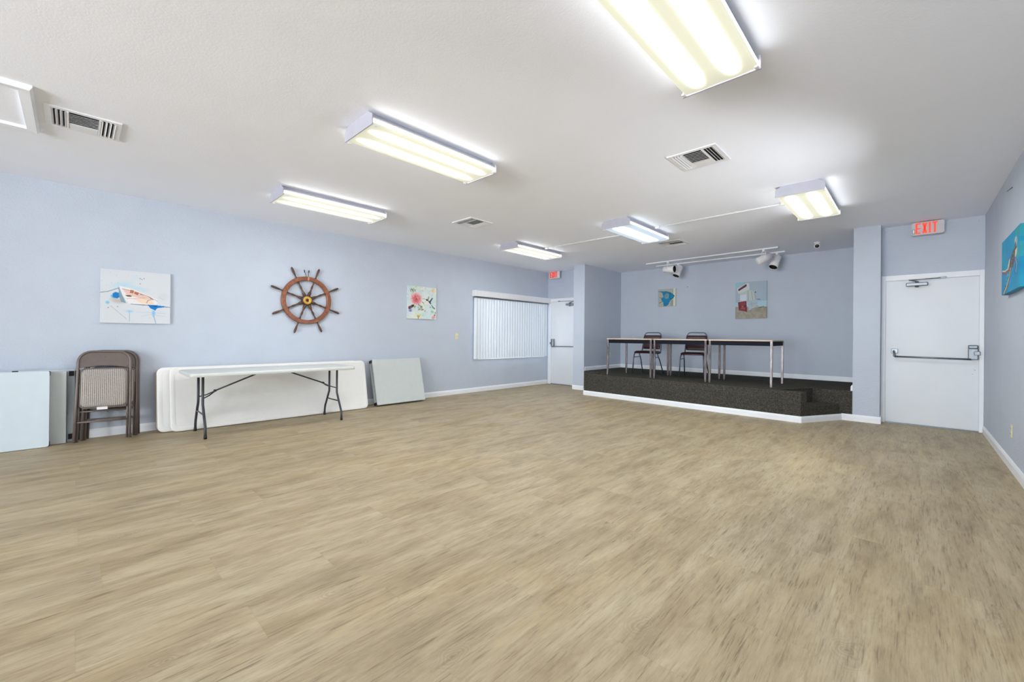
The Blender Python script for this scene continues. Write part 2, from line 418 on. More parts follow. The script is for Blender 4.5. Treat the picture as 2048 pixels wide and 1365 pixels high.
# ------------------------------------------------------------------ doors
def door(name, x0, x1, ztop, Y, casing_l, casing_r, latch_right, seen0=None):
    bm = bmesh.new(); box(bm, x0+0.004, x1-0.004, Y+0.012, Y+0.055, 0.012, ztop-0.004, bev=0.002)
    d = struct(name, bm, DOORM)
    bm = bmesh.new()
    yf = Y-0.016
    box(bm, casing_l, x0, yf, Y-0.001, 0, ztop+0.072, bev=0.003); box(bm, x1, casing_r, yf, Y-0.001, 0, ztop+0.072, bev=0.003)
    box(bm, x0, x1, yf, Y-0.001, ztop, ztop+0.072, bev=0.003)
    # jamb lining inside the opening
    box(bm, x0-0.002, x0+0.003, Y-0.001, Y+T, 0, ztop); box(bm, x1-0.003, x1+0.002, Y-0.001, Y+T, 0, ztop); box(bm, x0, x1, Y-0.001, Y+T, ztop-0.003, ztop+0.002)
    obj('door_frame', bm, TRIM, d)
    bm = bmesh.new(); box(bm, x0, x1, Y-0.01, Y+T, 0.0, 0.012, bev=0.002)
    obj('threshold', bm, STEEL, d)
    s = 1 if latch_right else -1
    lx = (x1-0.055) if latch_right else (x0+0.055); hx = (x0+0.10) if latch_right else (x1-0.10)
    yd = Y+0.012
    # latch case of the push bar
    bm = bmesh.new()
    box(bm, lx-0.045, lx+0.045, yd-0.05, yd, 0.93, 1.075, bev=0.008)
    t = bmesh.new(); box(t, -0.045, 0.045, -0.05, 0, 0, 0.05, bev=0.012); merge(bm, t, Matrix.Translation((lx, yd, 1.07)))
    box(bm, lx+s*0.005 - (0 if s > 0 else 0.055), lx+s*0.005+(0.055 if s > 0 else 0), yd-0.066, yd-0.045, 0.99, 1.04, bev=0.005)
    case = obj('latch_case', bm, STEEL, d)
    bm = bmesh.new(); box(bm, min(lx+s*0.048, lx+s*0.062), max(lx+s*0.048, lx+s*0.062), yd-0.035, yd-0.005, 0.99, 1.03, bev=0.002)
    obj('latch_bolt', bm, DARKST, case)
    bm = bmesh.new(); tube(bm, [(hx, yd-0.075, 0.945), (lx-s*0.02, yd-0.075, 0.935)], 0.0115, 12)
    obj('push_bar', bm, DARKST, d, label='long thin steel push bar across the door')
    bm = bmesh.new()
    box(bm, hx-0.035, hx+0.035, yd-0.02, yd, 0.99, 1.05, bev=0.004)
    tube(bm, [(hx-0.01, yd-0.015, 1.02), (hx-0.002, yd-0.055, 0.985), (hx, yd-0.075, 0.945)], [0.013, 0.012, 0.013], 10)
    obj('bar_bracket', bm, STEEL, d)
    return d
door('door_1', DR0, DR1, DRZ, YR, -0.329, 0.6585, True)
door('door_2', DL0, DL1, DLZ, YD, XL+0.016, PL0-0.016, False)
def closer(parent, x0, x1, z, Y, ax0, ax1, za):
    bm = bmesh.new(); box(bm, x0, x1, Y-0.045, Y+0.012, z-0.024, z+0.024, bev=0.009)
    xm = (x0+x1)/2
    lathe(bm, [(0, 0), (0.016, 0), (0.02, 0.008), (0.02, 0.015), (0, 0.018)], Matrix.Translation((xm, Y-0.03, z-0.042)), 12)
    lathe(bm, [(0, 0), (0.018, 0), (0.018, 0.02), (0, 0.022)], Matrix.Translation((xm, Y-0.03, z+0.022)), 12)
    c = obj('door_closer', bm, STEEL, parent)
    bm = bmesh.new()
    tube(bm, [(xm, Y-0.03, z+0.04), (ax0, Y-0.055, za)], 0.007, 8); tube(bm, [(ax0, Y-0.055, za), (ax1, Y-0.02, za+0.012)], 0.006, 8)
    box(bm, ax1-0.03, ax1+0.03, Y-0.028, Y-0.017, za+0.002, za+0.024, bev=0.002)
    obj('closer_arm', bm, DARKST, c)
D1 = bpy.data.objects['door_1']; D2 = bpy.data.objects['door_2']
closer(D1, -0.075, 0.145, 1.945, YR, -0.045, 0.29, 2.005)
closer(D2, -6.07, -5.85, 1.955, YD, -5.80, -6.28, 2.035)
for x, z in ((0.575, 0.80), (0.583, 0.795), (0.56, 0.742)):
    bm = bmesh.new(); lathe(bm, [(0, 0), (0.0035, 0), (0.0035, 0.003), (0, 0.003)], Matrix.Translation((x, YR+0.012, z)) @ Matrix.Rotation(PI/2, 4, 'X'), 8)
    obj('screw_hole', bm, DARKST, D1)

# ------------------------------------------------------------------ windows
def window(name, axis, at, a0, a1, z0, z1, mid=True, sill=None):
    """frame and pane inside a wall opening; at = room-side plane"""
    s = 1 if at in (XR,) else -1
    def bb(bm, p0, p1, a, b, z, zz, bev=0.002):
        lo, hi = sorted((at+s*p0, at+s*p1))
        if axis == 'x': box(bm, lo, hi, a, b, z, zz, bev=bev)
        else: box(bm, a, b, lo, hi, z, zz, bev=bev)
    bm = bmesh.new(); w = 0.045
    bb(bm, 0.05, 0.10, a0+0.001, a0+w, z0+0.001, z1-0.001); bb(bm, 0.05, 0.10, a1-w, a1-0.001, z0+0.001, z1-0.001)
    bb(bm, 0.05, 0.10, a0+w, a1-w, z0+0.001, z0+w); bb(bm, 0.05, 0.10, a0+w, a1-w, z1-w, z1-0.001)
    if mid: bb(bm, 0.055, 0.095, (a0+a1)/2-0.02, (a0+a1)/2+0.02, z0+w, z1-w)
    f = struct(name, bm, WHITEM)
    bm = bmesh.new(); bb(bm, 0.073, 0.077, a0+w, a1-w, z0+w, z1-w, bev=0)
    obj('window_pane', bm, GLASS, f)
    bm = bmesh.new(); bb(bm, -0.025, 0.05, a0-0.03, a1+0.03, z0-0.022, z0, bev=0.003)
    obj('window_sill', bm, TRIM, f)
    return f
window('window_1', 'x', XL, WY0, WY1, WLZ0, WLZ1)
k = 2
for a, b in WIN_FRONT: window('window_%d' % k, 'y', YF, a, b, WZ0, WZ1); k += 1
for a, b in WIN_RIGHT_FILL: window('window_%d' % k, 'x', XR, a, b, RZ0, RZ1, mid=False); k += 1  # right wall window is added for its light

# vertical blind
def vane_mat():
    m = mat('blind_vinyl', (226, 233, 240), 0.45, vary=0.01)
    nt, N, L, B = nodes(m)
    B.inputs['Transmission Weight'].default_value = 0.0
    tr = N.new('ShaderNodeBsdfTranslucent'); tr.inputs[0].default_value = (0.85, 0.92, 1, 1)
    mx = N.new('ShaderNodeMixShader'); mx.inputs[0].default_value = 0.02
    out = N['Material Output']; L.new(B.outputs[0], mx.inputs[1]); L.new(tr.outputs[0], mx.inputs[2]); L.new(mx.outputs[0], out.inputs[0])
    return m
VANE = vane_mat()
blind = thing('vertical_blind', 'closed white vertical blind with flat valance over the left wall window', 'blind', (XL, 6.98, 0.675))
bm = bmesh.new(); box(bm, 0.001, 0.105, -1.245, 1.245, 1.33, 1.455, bev=0.003)
obj('valance', bm, WHITEM, blind)
bm = bmesh.new(); box(bm, 0.03, 0.08, -1.22, 1.20, 1.30, 1.335, bev=0.003)
obj('head_rail', bm, STEEL, blind)
nv = 29
for i in range(nv):
    y = -1.225 + 2.40*(i+0.5)/nv
    bm = bmesh.new(); seg = 6; w = 0.089; ang = math.radians(9)
    cols = []
    for j in range(seg+1):
        t = (j/seg-0.5)*w; b = 0.006*(1-(2*j/seg-1)**2)
        px = 0.055 + t*math.sin(ang)+b*math.cos(ang); py = y+t*math.cos(ang)-b*math.sin(ang)
        cols.append([(bm.verts.new((px, py, z)), bm.verts.new((px-0.0012, py, z))) for z in (0.02, 1.30)])
    for a, b in zip(cols, cols[1:]):
        for side in (0, 1):
            f = bm.faces.new((a[0][side], b[0][side], b[1][side], a[1][side])); f.smooth = True
    for c in (cols[0], cols[-1]): bm.faces.new((c[0][0], c[1][0], c[1][1], c[0][1]))
    obj('vane', bm, VANE, blind)
bm = bmesh.new(); tube(bm, [(0.075, 1.19, 1.30), (0.078, 1.195, 0.25)], 0.004, 6)
obj('wand', bm, WHITEM, blind)

# ------------------------------------------------------------------ ceiling lights
def make_light(name, label, lens):
    t = thing(name, label, 'ceiling light', (0, 0, ZC), group=None)
    hw, hl = 0.205, 0.605
    bm = bmesh.new(); box(bm, -0.155, 0.155, -hl, hl, -0.04, -0.0005, bev=0.002)
    box(bm, -0.195, 0.195, -hl, hl, -0.052, -0.038, bev=0.002)
    obj('housing', bm, LAV, t)
    bm = bmesh.new()
    prof = [(-0.196, -0.05), (-0.203, -0.062), (-0.203, -0.088), (-0.192, -0.100), (-0.10, -0.104), (0, -0.101), (0.10, -0.104), (0.192, -0.100), (0.203, -0.088), (0.203, -0.062), (0.196, -0.05)]
    nseg = 24
    rings = [[bm.verts.new((x, -hl+0.004+(2*hl-0.008)*j/nseg, z)) for x, z in prof] for j in range(nseg+1)]
    for A, Bq in zip(rings, rings[1:]):
        for i in range(len(prof)-1):
            bm.faces.new((A[i], Bq[i], Bq[i+1], A[i+1]))
    obj('lens', bm, lens, t, recalc=True)
    for s in (-1, 1):
        bm = bmesh.new(); y0, y1 = sorted((s*hl, s*(hl+0.008)))
        pr = [(-0.215, -0.108), (0.215, -0.108), (0.215, -0.035), (0.16, -0.0005), (-0.16, -0.0005), (-0.215, -0.035)]
        A = [bm.verts.new((x, y0, z)) for x, z in pr]; Bq = [bm.verts.new((x, y1, z)) for x, z in pr]
        bm.faces.new(A); bm.faces.new(Bq[::-1])
        for i in range(6): bm.faces.new((A[i], A[(i+1) % 6], Bq[(i+1) % 6], Bq[i]))
        obj('end_plate', bm, LAV, t)
    for sx in (-1, 1):
        for y in (-0.58, 0.58):
            bm = bmesh.new(); box(bm, sx*0.2-0.008, sx*0.2+0.008, y-0.012, y+0.012, -0.112, -0.1, bev=0.002)
            obj('lens_clip', bm, WHITEM, t)
    return t
GL = 'fluorescent ceiling fixtures'
L0 = make_light('ceiling_light', 'warm white wraparound fluorescent ceiling light cut off by the top of the photo', LENS)
L0.location = (-0.832, 2.01, ZC); L0['group'] = GL
dup(L0, (-2.985, 2.06, ZC), (0, 0, 0), 'warm white wraparound fluorescent light, larger of the two lights left of the centre', GL)
dup(L0, (-5.085, 2.15, ZC), (0, 0, 0), 'warm white fluorescent ceiling light above the wooden ship wheel', GL)
dup(L0, (-0.852, 5.745, ZC), (0, 0, 0), 'warm white ceiling light in front of the right exit door, conduit at its side', GL)
dup(L0, (-5.02, 5.76, ZC), (0, 0, 0), 'warm white ceiling light near the blind covered window and left exit sign', GL)
LB = make_light('ceiling_light', 'bluish white fluorescent ceiling light in front of the stage alcove', LENSB)
LB.location = (-2.925, 5.68, ZC); LB['group'] = GL

CONDUIT = mat('conduit_paint', (214, 214, 212), 0.5)
def wire(name, p, q, r, label):
    bm = bmesh.new(); a = Vector(p); b = Vector(q)
    tube(bm, [a, b], r, 8)
    for t in (0.33, 0.66):
        c = a.lerp(b, t); box(bm, c.x-0.01, c.x+0.01, c.y-0.018, c.y+0.018, ZC-0.016, ZC-0.0005, bev=0.002)
    for e, s in ((a, 1), (b, -1)):
        box(bm, min(e.x, e.x+s*0.06), max(e.x, e.x+s*0.06), e.y-0.015, e.y+0.015, ZC-0.03, ZC-0.0005, bev=0.003)
    return tag(obj(name, bm, CONDUIT), label, 'conduit')
wire('conduit', (-4.80, 5.87, ZC-0.012), (-3.16, 5.87, ZC-0.012), 0.009, 'thin grey white surface conduit between the left warm and the bluish ceiling lights')
wire('conduit', (-2.70, 5.80, ZC-0.012), (-1.075, 5.76, ZC-0.012), 0.009, 'thin white surface conduit running from bluish ceiling light to the right ceiling light')

# ------------------------------------------------------------------ vents
def make_vent():
    t = thing('ceiling_vent', '', 'air vent', (0, 0, ZC))
    h = 0.205; w = 0.035
    bm = bmesh.new()
    for s in (-1, 1):
        box(bm, -h, h, min(s*h, s*(h-w)), max(s*h, s*(h-w)), -0.012, -0.0005, bev=0.002)
        box(bm, min(s*h, s*(h-w)), max(s*h, s*(h-w)), -h+w, h-w, -0.012, -0.0005, bev=0.002)
    for s in (-1, 1): box(bm, -h+w, h-w, s*0.085-0.006, s*0.085+0.006, -0.016, -0.002, bev=0.001)
    obj('vent_frame', bm, WHITEM, t)
    bm = bmesh.new(); box(bm, -h+w, h-w, -h+w, h-w, -0.0025, -0.0005); obj('duct_shade_plate', bm, DUCT_SHADE, t)  # dark plate whose colour stands in for shade inside the duct
    def blade(M_, L_):
        b = bmesh.new(); q = bmesh.new(); box(q, -L_/2, L_/2, -0.011, 0.011, -0.0008, 0.0008); merge(b, q, M_)
        obj('louver', b, WHITEM, t)
    for s in (-1, 1):
        for i in range(4):
            y = s*(0.094+0.0235*i)
            blade(Matrix.Translation((0, y, -0.0115)) @ Matrix.Rotation(s*math.radians(-42), 4, 'X') @ Matrix.Scale(0.75, 4, (0, 1, 0)), 2*(h-w)-0.002)
    for i in range(7):
        x = -0.045+0.031*i
        blade(Matrix.Translation((x, 0, -0.0115)) @ Matrix.Rotation(math.radians(32), 4, 'Y') @ Matrix.Rotation(PI/2, 4, 'Z') @ Matrix.Scale(0.8, 4, (0, 1, 0)), 0.155)
    bm = bmesh.new(); box(bm, -h+w, -0.062, -0.078, 0.078, -0.014, -0.006, bev=0.003); obj('deflector', bm, WHITEM, t)
    return t
GV = 'square ceiling vents'
v0 = make_vent(); v0.location = (-4.59, 0.045, ZC); v0['label'] = 'white louvred ceiling vent with dark slots beside the ceiling hatch'; v0['group'] = GV
dup(v0, (-1.385, 3.825, ZC), (0, 0, -PI/2), 'white louvred ceiling vent left of the light in front of the right exit door', GV)
dup(v0, (-4.505, 3.885, ZC), (0, 0, 0), 'white ceiling vent just right of the light above the ship wheel', GV)
dup(v0, (-2.94, 6.98, ZC), (0, 0, 0), 'ceiling vent right behind the end of the bluish light', GV)

# ceiling hatch
hatch = thing('ceiling_hatch', 'white square ceiling hatch with raised mitred frame at the left photo edge', 'hatch', (-4.595, -0.64, ZC))
bm = bmesh.new()
o_, i_ = 0.445, 0.375
for k_ in range(4):
    q = bmesh.new()
    pr = [(o_, -0.0005), (o_, -0.012), (o_-0.014, -0.034), (i_+0.004, -0.030), (i_, -0.004), (i_, -0.0005)]
    A = [q.verts.new((r, -r, z)) for r, z in pr]; Bq = [q.verts.new((r, r, z)) for r, z in pr]
    q.faces.new(A); q.faces.new(Bq[::-1])
    for i in range(6): q.faces.new((A[i], A[(i+1) % 6], Bq[(i+1) % 6], Bq[i]))
    merge(bm, q, Matrix.Rotation(k_*PI/2, 4, 'Z'))
obj('hatch_frame', bm, TRIM, hatch)
bm = bmesh.new(); box(bm, -i_, i_, -i_, i_, -0.008, -0.0005); obj('hatch_panel', bm, CEIL, hatch)

# ------------------------------------------------------------------ exit signs
RED = mat('exit_red', (235, 60, 30), 0.4)
_n, _N, _L, _B = nodes(RED); _B.inputs['Emission Color'].default_value = lin((255, 70, 40))+(1,); _B.inputs['Emission Strength'].default_value = 0.55
REDD = mat('exit_red_deep', (226, 50, 36), 0.4)
_n, _N, _L, _B = nodes(REDD); _B.inputs['Emission Color'].default_value = lin((235, 50, 36))+(1,); _B.inputs['Emission Strength'].default_value = 0.4
SIGNW = mat('sign_face_grey', (200, 197, 197), 0.45)
PINK = mat('exit_face_pink', (238, 190, 182), 0.4)
def letters(bm, x0, z0, w, h, st, y0, y1, gap):
    def bar(a, b, c, d): box(bm, a, b, y0, y1, c, d)
    def diag(xa, za, xb, zb, s):
        q = bmesh.new(); v = []
        for yy in (y0, y1):
            v.append([q.verts.new((xa-s/2, yy, za)), q.verts.new((xa+s/2, yy, za)), q.verts.new((xb+s/2, yy, zb)), q.verts.new((xb-s/2, yy, zb))])
        q.faces.new(v[0]); q.faces.new(v[1][::-1])
        for i in range(4): q.faces.new((v[0][i], v[0][(i+1) % 4], v[1][(i+1) % 4], v[1][i]))
        merge(bm, q)
    x = x0
    bar(x, x+st, z0, z0+h)
    for zz in (z0, z0+h/2-st*0.4, z0+h-st*0.8): bar(x+st, x+w, zz, zz+st*0.8)
    x += w+gap
    diag(x+st*0.55, z0, x+w-st*0.55, z0+h, st*1.05); diag(x+w-st*0.55, z0, x+st*0.55, z0+h, st*1.05)
    x += w+gap
    bar(x, x+st, z0, z0+h); x += st+gap
    bar(x, x+w, z0+h-st*0.85, z0+h); bar(x+w/2-st/2, x+w/2+st/2, z0, z0+h-st*0.85)

ex = thing('exit_sign', 'lit EXIT sign with red letters on a white face above the right exit door', 'exit sign', (0.135, 7.93, 2.60), group='exit signs')
bm = bmesh.new(); t = bmesh.new()
lo = rrect(-0.157, 0.157, 0.0, 0.172, 0.022)
A = [bm.verts.new((x, -0.03, z)) for x, z in lo]; Bq = [bm.verts.new((x, 0.03, z)) for x, z in lo]
bm.faces.new(A); bm.faces.new(Bq[::-1])
for i in range(len(lo)): bm.faces.new((A[i], A[(i+1) % len(lo)], Bq[(i+1) % len(lo)], Bq[i]))
obj('sign_face', bm, SIGNW, ex)
bm = bmesh.new(); letters(bm, -0.118, 0.016, 0.05, 0.142, 0.019, -0.034, -0.0302, 0.014)
obj('lettering', bm, RED, ex, label='red letters EXIT')
bm = bmesh.new()
box(bm, -0.150, -0.122, -0.0325, -0.0302, 0.02, 0.08); obj('chevron_label_plate', bm, BLACK, ex)
bm = bmesh.new(); box(bm, -0.146, -0.126, -0.0345, -0.0327, 0.025, 0.075); obj('chevron_label', bm, WHITEM, ex)
bm = bmesh.new(); tube(bm, [(-0.085, 0, 0.168), (-0.08, 0, 0.18), (0.06, 0, 0.18), (0.07, 0, 0.168)], 0.0035, 6)
obj('hanging_wire', bm, GREYTUBE, ex)
bm = bmesh.new(); box(bm, -0.05, 0.05, 0.03, 0.1025, 0.05, 0.13, bev=0.004); obj('mounting_arm', bm, WHITEM, ex)

ex = thing('exit_sign', 'small lit EXIT sign with red letters on a pinkish face above the left exit door', 'exit sign', (-6.345, 8.13, 2.60), group='exit signs')
bm = bmesh.new(); box(bm, -0.145, 0.145, -0.035, 0.035, 0.0, 0.175, bev=0.012); obj('sign_housing', bm, WHITEM, ex)
bm = bmesh.new(); box(bm, -0.135, 0.130, -0.038, -0.0352, 0.01, 0.165); obj('sign_face', bm, PINK, ex)
bm = bmesh.new(); letters(bm, -0.11, 0.02, 0.05, 0.135, 0.02, -0.043, -0.0385, 0.014)
obj('lettering', bm, REDD, ex, label='red letters EXIT')
bm = bmesh.new(); box(bm, -0.05, 0.05, 0.035, 0.1225, 0.05, 0.13, bev=0.004); obj('mounting_arm', bm, WHITEM, ex)

# ------------------------------------------------------------------ paintings (artwork built as vertex colours on the canvas)
class Art:
    def __init__(s, w, h, bg):
        s.w, s.h = w, h; s.a = np.zeros((h, w, 3)); s.a[:] = bg
        s.v, s.u = np.mgrid[0:h, 0:w]; s.u = (s.u+.5)/w; s.v = (s.v+.5)/h
    def put(s, m, c, al=1.0):
        m = np.clip(m, 0, 1)[..., None]*al; s.a = s.a*(1-m)+np.array(c, float)*m
    def poly(s, pts, c, al=1.0):
        ins = np.zeros((s.h, s.w), bool); n = len(pts)
        for i in range(n):
            (x0, y0), (x1, y1) = pts[i], pts[(i+1) % n]
            if y0 == y1: continue
            cnd = ((s.v >= min(y0, y1)) & (s.v < max(y0, y1)))
            ins ^= cnd & (s.u < x0+(s.v-y0)*(x1-x0)/(y1-y0))
        s.put(ins.astype(float), c, al)
    def ell(s, cx, cy, rx, ry, c, al=1.0, rot=0.0, soft=0.25):
        dx, dy = s.u-cx, s.v-cy; cs, sn = math.cos(rot), math.sin(rot)
        d = np.sqrt(((dx*cs+dy*sn)/rx)**2+((-dx*sn+dy*cs)/ry)**2)
        s.put((1-d)/soft, c, al)
    def line(s, pts, wd, c, al=1.0):
        asp = s.h/s.w
        for (x0, y0), (x1, y1) in zip(pts, pts[1:]):
            vx, vy = x1-x0, (y1-y0)*asp; L2 = vx*vx+vy*vy+1e-9
            px, py = s.u-x0, (s.v-y0)*asp
            t = np.clip((px*vx+py*vy)/L2, 0, 1)
            d = np.hypot(px-t*vx, py-t*vy)
            s.put((wd-d)/(wd*0.5), c, al)
    def noise(s, k, sc, seed=0):
        r = np.random.RandomState(seed); g = r.rand(sc+2, sc+2)
        fu = s.u*sc; fv = s.v*sc; iu = fu.astype(int); iv = fv.astype(int); a = fu-iu; b = fv-iv
        n = g[iv, iu]*(1-a)*(1-b)+g[iv, iu+1]*a*(1-b)+g[iv+1, iu]*(1-a)*b+g[iv+1, iu+1]*a*b
        return n

def art_mat():
    m = bpy.data.materials.new('painted_canvas'); m.use_nodes = True
    nt, N, L, B = nodes(m)
    at = N.new('ShaderNodeVertexColor'); at.layer_name = 'paint'
    tc = N.new('ShaderNodeTexCoord'); nz = N.new('ShaderNodeTexNoise'); nz.inputs['Scale'].default_value = 400
    L.new(tc.outputs['Object'], nz.inputs['Vector'])
    bp = N.new('ShaderNodeBump'); bp.inputs['Strength'].default_value = 0.15; bp.inputs['Distance'].default_value = 0.002
    L.new(nz.outputs['Fac'], bp.inputs['Height']); L.new(bp.outputs[0], B.inputs['Normal'])
    L.new(at.outputs['Color'], B.inputs['Base Color']); B.inputs['Roughness'].default_value = 0.6; B.inputs['Specular IOR Level'].default_value = 0.3
    return m
ARTM = art_mat()
def canvas(art, label, tl, uv, W_, H_, nrm, thick):
    """tl = top-left corner on the wall plane as seen, uv = unit vector to the right, nrm = out of the wall"""
    tl = Vector(tl); U = Vector(uv); Nn = Vector(nrm); D = Vector((0, 0, -1))
    nx, ny = art.w, art.h; bm = bmesh.new(); lay = bm.verts.layers.float_color.new('paint')
    a = art.a/255.0; a = np.where(a <= 0.04045, a/12.92, ((a+0.055)/1.055)**2.4)
    g = []
    ctr = tl+U*W_/2+D*H_/2
    for j in range(ny):
        row = []
        for i in range(nx):
            v = bm.verts.new(tl+U*W_*i/(nx-1)+D*H_*j/(ny-1)+Nn*thick-ctr); v[lay] = (*a[j, i], 1); row.append(v)
        g.append(row)
    for j in range(ny-1):
        for i in range(nx-1): bm.faces.new((g[j][i], g[j+1][i], g[j+1][i+1], g[j][i+1]))
    ring = g[0][:] + [r[-1] for r in g[1:]] + g[-1][-2::-1] + [r[0] for r in g[-2:0:-1]]
    back = []
    for v in ring:
        b = bm.verts.new(v.co-Nn*(thick-0.001)); b[lay] = v[lay]; back.append(b)
    n = len(ring)
    for i in range(n): bm.faces.new((ring[i], ring[(i+1) % n], back[(i+1) % n], back[i]))
    bm.faces.new(back)
    o = obj('canvas_painting', bm, ARTM); o.location = ctr
    return tag(o, label, 'painting')

rs = random.Random(11)
# beached rowing boat watercolour
A1 = Art(180, 180, (208, 212, 216))
A1.put(A1.noise(0, 5, 3)*0.5, (198, 203, 208), 0.6)
A1.ell(0.30, 0.28, 0.20, 0.09, (160, 205, 222), 0.6, -0.3, 0.9); A1.ell(0.5, 0.33, 0.22, 0.06, (150, 205, 220), 0.45, 0.2, 0.9)
A1.ell(0.47, 0.12, 0.07, 0.05, (180, 215, 228), 0.5, 0, 0.9); A1.ell(0.9, 0.46, 0.12, 0.10, (196, 200, 204), 0.6, 0, 0.9)
A1.ell(0.24, 0.58, 0.14, 0.07, (184, 172, 160), 0.8, 0.2, 0.7); A1.ell(0.19, 0.50, 0.06, 0.05, (60, 160, 215), 0.9, 0, 0.6)
A1.poly([(0.165, 0.45), (0.20, 0.42), (0.255, 0.43), (0.275, 0.50), (0.23, 0.54), (0.17, 0.52)], (20, 120, 190)); A1.ell(0.10, 0.62, 0.035, 0.035, (110, 185, 218), 0.9, 0, 0.5)
A1.poly([(0.245, 0.31), (0.35, 0.62), (0.28, 0.60), (0.25, 0.48)], (120, 150, 165), 0.9)
A1.poly([(0.255, 0.30), (0.42, 0.34), (0.62, 0.43), (0.80, 0.52), (0.79, 0.62), (0.38, 0.625), (0.30, 0.48)], (226, 222, 224))
A1.poly([(0.29, 0.345), (0.45, 0.37), (0.62, 0.45), (0.75, 0.54), (0.62, 0.53), (0.50, 0.50), (0.36, 0.46)], (222, 190, 178))
A1.poly([(0.41, 0.36), (0.46, 0.37), (0.45, 0.43), (0.40, 0.42)], (180, 110, 86)); A1.poly([(0.475, 0.39), (0.53, 0.41), (0.515, 0.46), (0.46, 0.43)], (176, 100, 84))
A1.poly([(0.555, 0.42), (0.61, 0.445), (0.595, 0.455), (0.54, 0.445)], (182, 140, 130))
A1.poly([(0.33, 0.465), (0.42, 0.47), (0.44, 0.49), (0.37, 0.495)], (96, 66, 44)); A1.poly([(0.66, 0.46), (0.75, 0.52), (0.70, 0.51)], (130, 80, 60))
A1.poly([(0.45, 0.53), (0.60, 0.52), (0.74, 0.57), (0.75, 0.62), (0.57, 0.61)], (232, 204, 178), 0.9)
A1.line([(0.30, 0.35), (0.62, 0.45), (0.80, 0.55)], 0.005, (150, 120, 104), 0.8); A1.line([(0.35, 0.53), (0.50, 0.52), (0.62, 0.50)], 0.004, (200, 120, 96), 0.8)
A1.line([(0.64, 0.60), (0.66, 0.55), (0.74, 0.52)], 0.006, (120, 112, 88), 0.9); A1.line([(0.42, 0.635), (0.62, 0.64), (1.0, 0.665)], 0.006, (60, 66, 76), 0.9)
A1.poly([(0.655, 0.63), (0.80, 0.635), (0.93, 0.65), (0.90, 0.67), (0.80, 0.69), (0.77, 0.74), (0.74, 0.72), (0.70, 0.70)], (8, 118, 190))
A1.poly([(0.70, 0.64), (0.80, 0.645), (0.78, 0.67)], (10, 70, 130)); A1.ell(0.745, 0.79, 0.035, 0.09, (100, 175, 225), 0.8, 0, 0.8)
A1.line([(0.745, 0.84), (0.78, 0.99)], 0.008, (130, 150, 178), 0.8); A1.ell(0.40, 0.77, 0.075, 0.03, (140, 196, 226), 0.9, 0, 0.7)
A1.line([(0.40, 0.78), (0.40, 0.96)], 0.005, (130, 170, 176), 0.7); A1.line([(0.14, 0.68), (0.36, 0.92)], 0.003, (100, 96, 110), 0.6)
A1.line([(0.0, 0.44), (0.10, 0.42), (0.25, 0.34)], 0.007, (84, 106, 128), 0.8); A1.line([(0.50, 0.78), (0.92, 0.79)], 0.004, (120, 180, 215), 0.6)
A1.line([(0.56, 0.86), (0.70, 0.82), (0.92, 0.85)], 0.004, (190, 180, 184), 0.8); A1.line([(0.82, 0.47), (0.90, 0.53)], 0.003, (170, 166, 166), 0.8)
for _ in range(26): A1.ell(rs.uniform(0.02, 0.7), rs.uniform(0.05, 0.9), 0.006, 0.006, (110, 130, 150), 0.8, 0, 0.8)
for x, y in ((0.545, 0.135), (0.60, 0.13), (0.57, 0.15), (0.545, 0.235), (0.11, 0.715), (0.235, 0.69)): A1.ell(x, y, 0.011, 0.010, (70, 80, 96), 0.9, 0, 0.6)
canvas(A1, 'white watercolour canvas of a beached rowing boat with blue splashes', (XL, 0.205, 1.902), (0, 1, 0), 0.617, 0.612, (1, 0, 0), 0.028)

# pink flower and hummingbird
A2 = Art(150, 150, (208, 222, 220))
n_ = A2.noise(0, 6, 5); A2.put((n_-0.4)*2, (228, 228, 214), 0.8); n_ = A2.noise(0, 7, 8); A2.put((n_-0.5)*2, (176, 212, 206), 0.7); n_ = A2.noise(0, 9, 9); A2.put((n_-0.6)*2, (206, 204, 226), 0.8)
A2.ell(0.33, 0.03, 0.10, 0.05, (226, 226, 150), 0.7, 0, 0.8)
for _ in range(14):
    A2.ell(0.17+rs.uniform(-.08, .1), 0.14+rs.uniform(-.05, .08), 0.05, 0.012, rs.choice([(96, 128, 70), (140, 160, 80), (80, 100, 60)]), 0.9, rs.uniform(0, 3), 0.5)
for ring_, (rr_, c_) in enumerate(((0.235, (228, 190, 190)), (0.19, (222, 150, 158)), (0.145, (214, 120, 132)), (0.10, (205, 98, 100)))):
    for k_ in range(15):
        a_ = k_*2*PI/15+ring_*0.2
        cc = tuple(min(255, v+rs.randint(-14, 18)) for v in c_)
        A2.ell(0.29+0.62*rr_*math.cos(a_), 0.39+0.62*rr_*math.sin(a_), rr_*0.42, 0.034, cc, 0.95, a_, 0.4)
A2.ell(0.29, 0.40, 0.055, 0.055, (168, 52, 44), 0.9, 0, 0.5)
A2.ell(0.15, 0.62, 0.09, 0.05, (60, 48, 36), 1, -0.5, 0.4); A2.ell(0.07, 0.67, 0.06, 0.06, (110, 20, 70), 1, 0, 0.4); A2.ell(0.09, 0.76, 0.07, 0.045, (110, 116, 206), 0.95, 0, 0.6)
for _ in range(16): A2.ell(0.34+rs.uniform(-.12, .18), 0.63+rs.uniform(-.07, .09), 0.045, 0.014, rs.choice([(88, 92, 52), (120, 100, 60), (150, 150, 80), (70, 74, 40)]), 0.9, rs.uniform(0, 3), 0.5)
A2.ell(0.52, 0.49, 0.06, 0.02, (120, 140, 60), 0.8, 0.6, 0.6); A2.ell(0.57, 0.56, 0.07, 0.02, (200, 206, 140), 0.9, 0.8, 0.6)
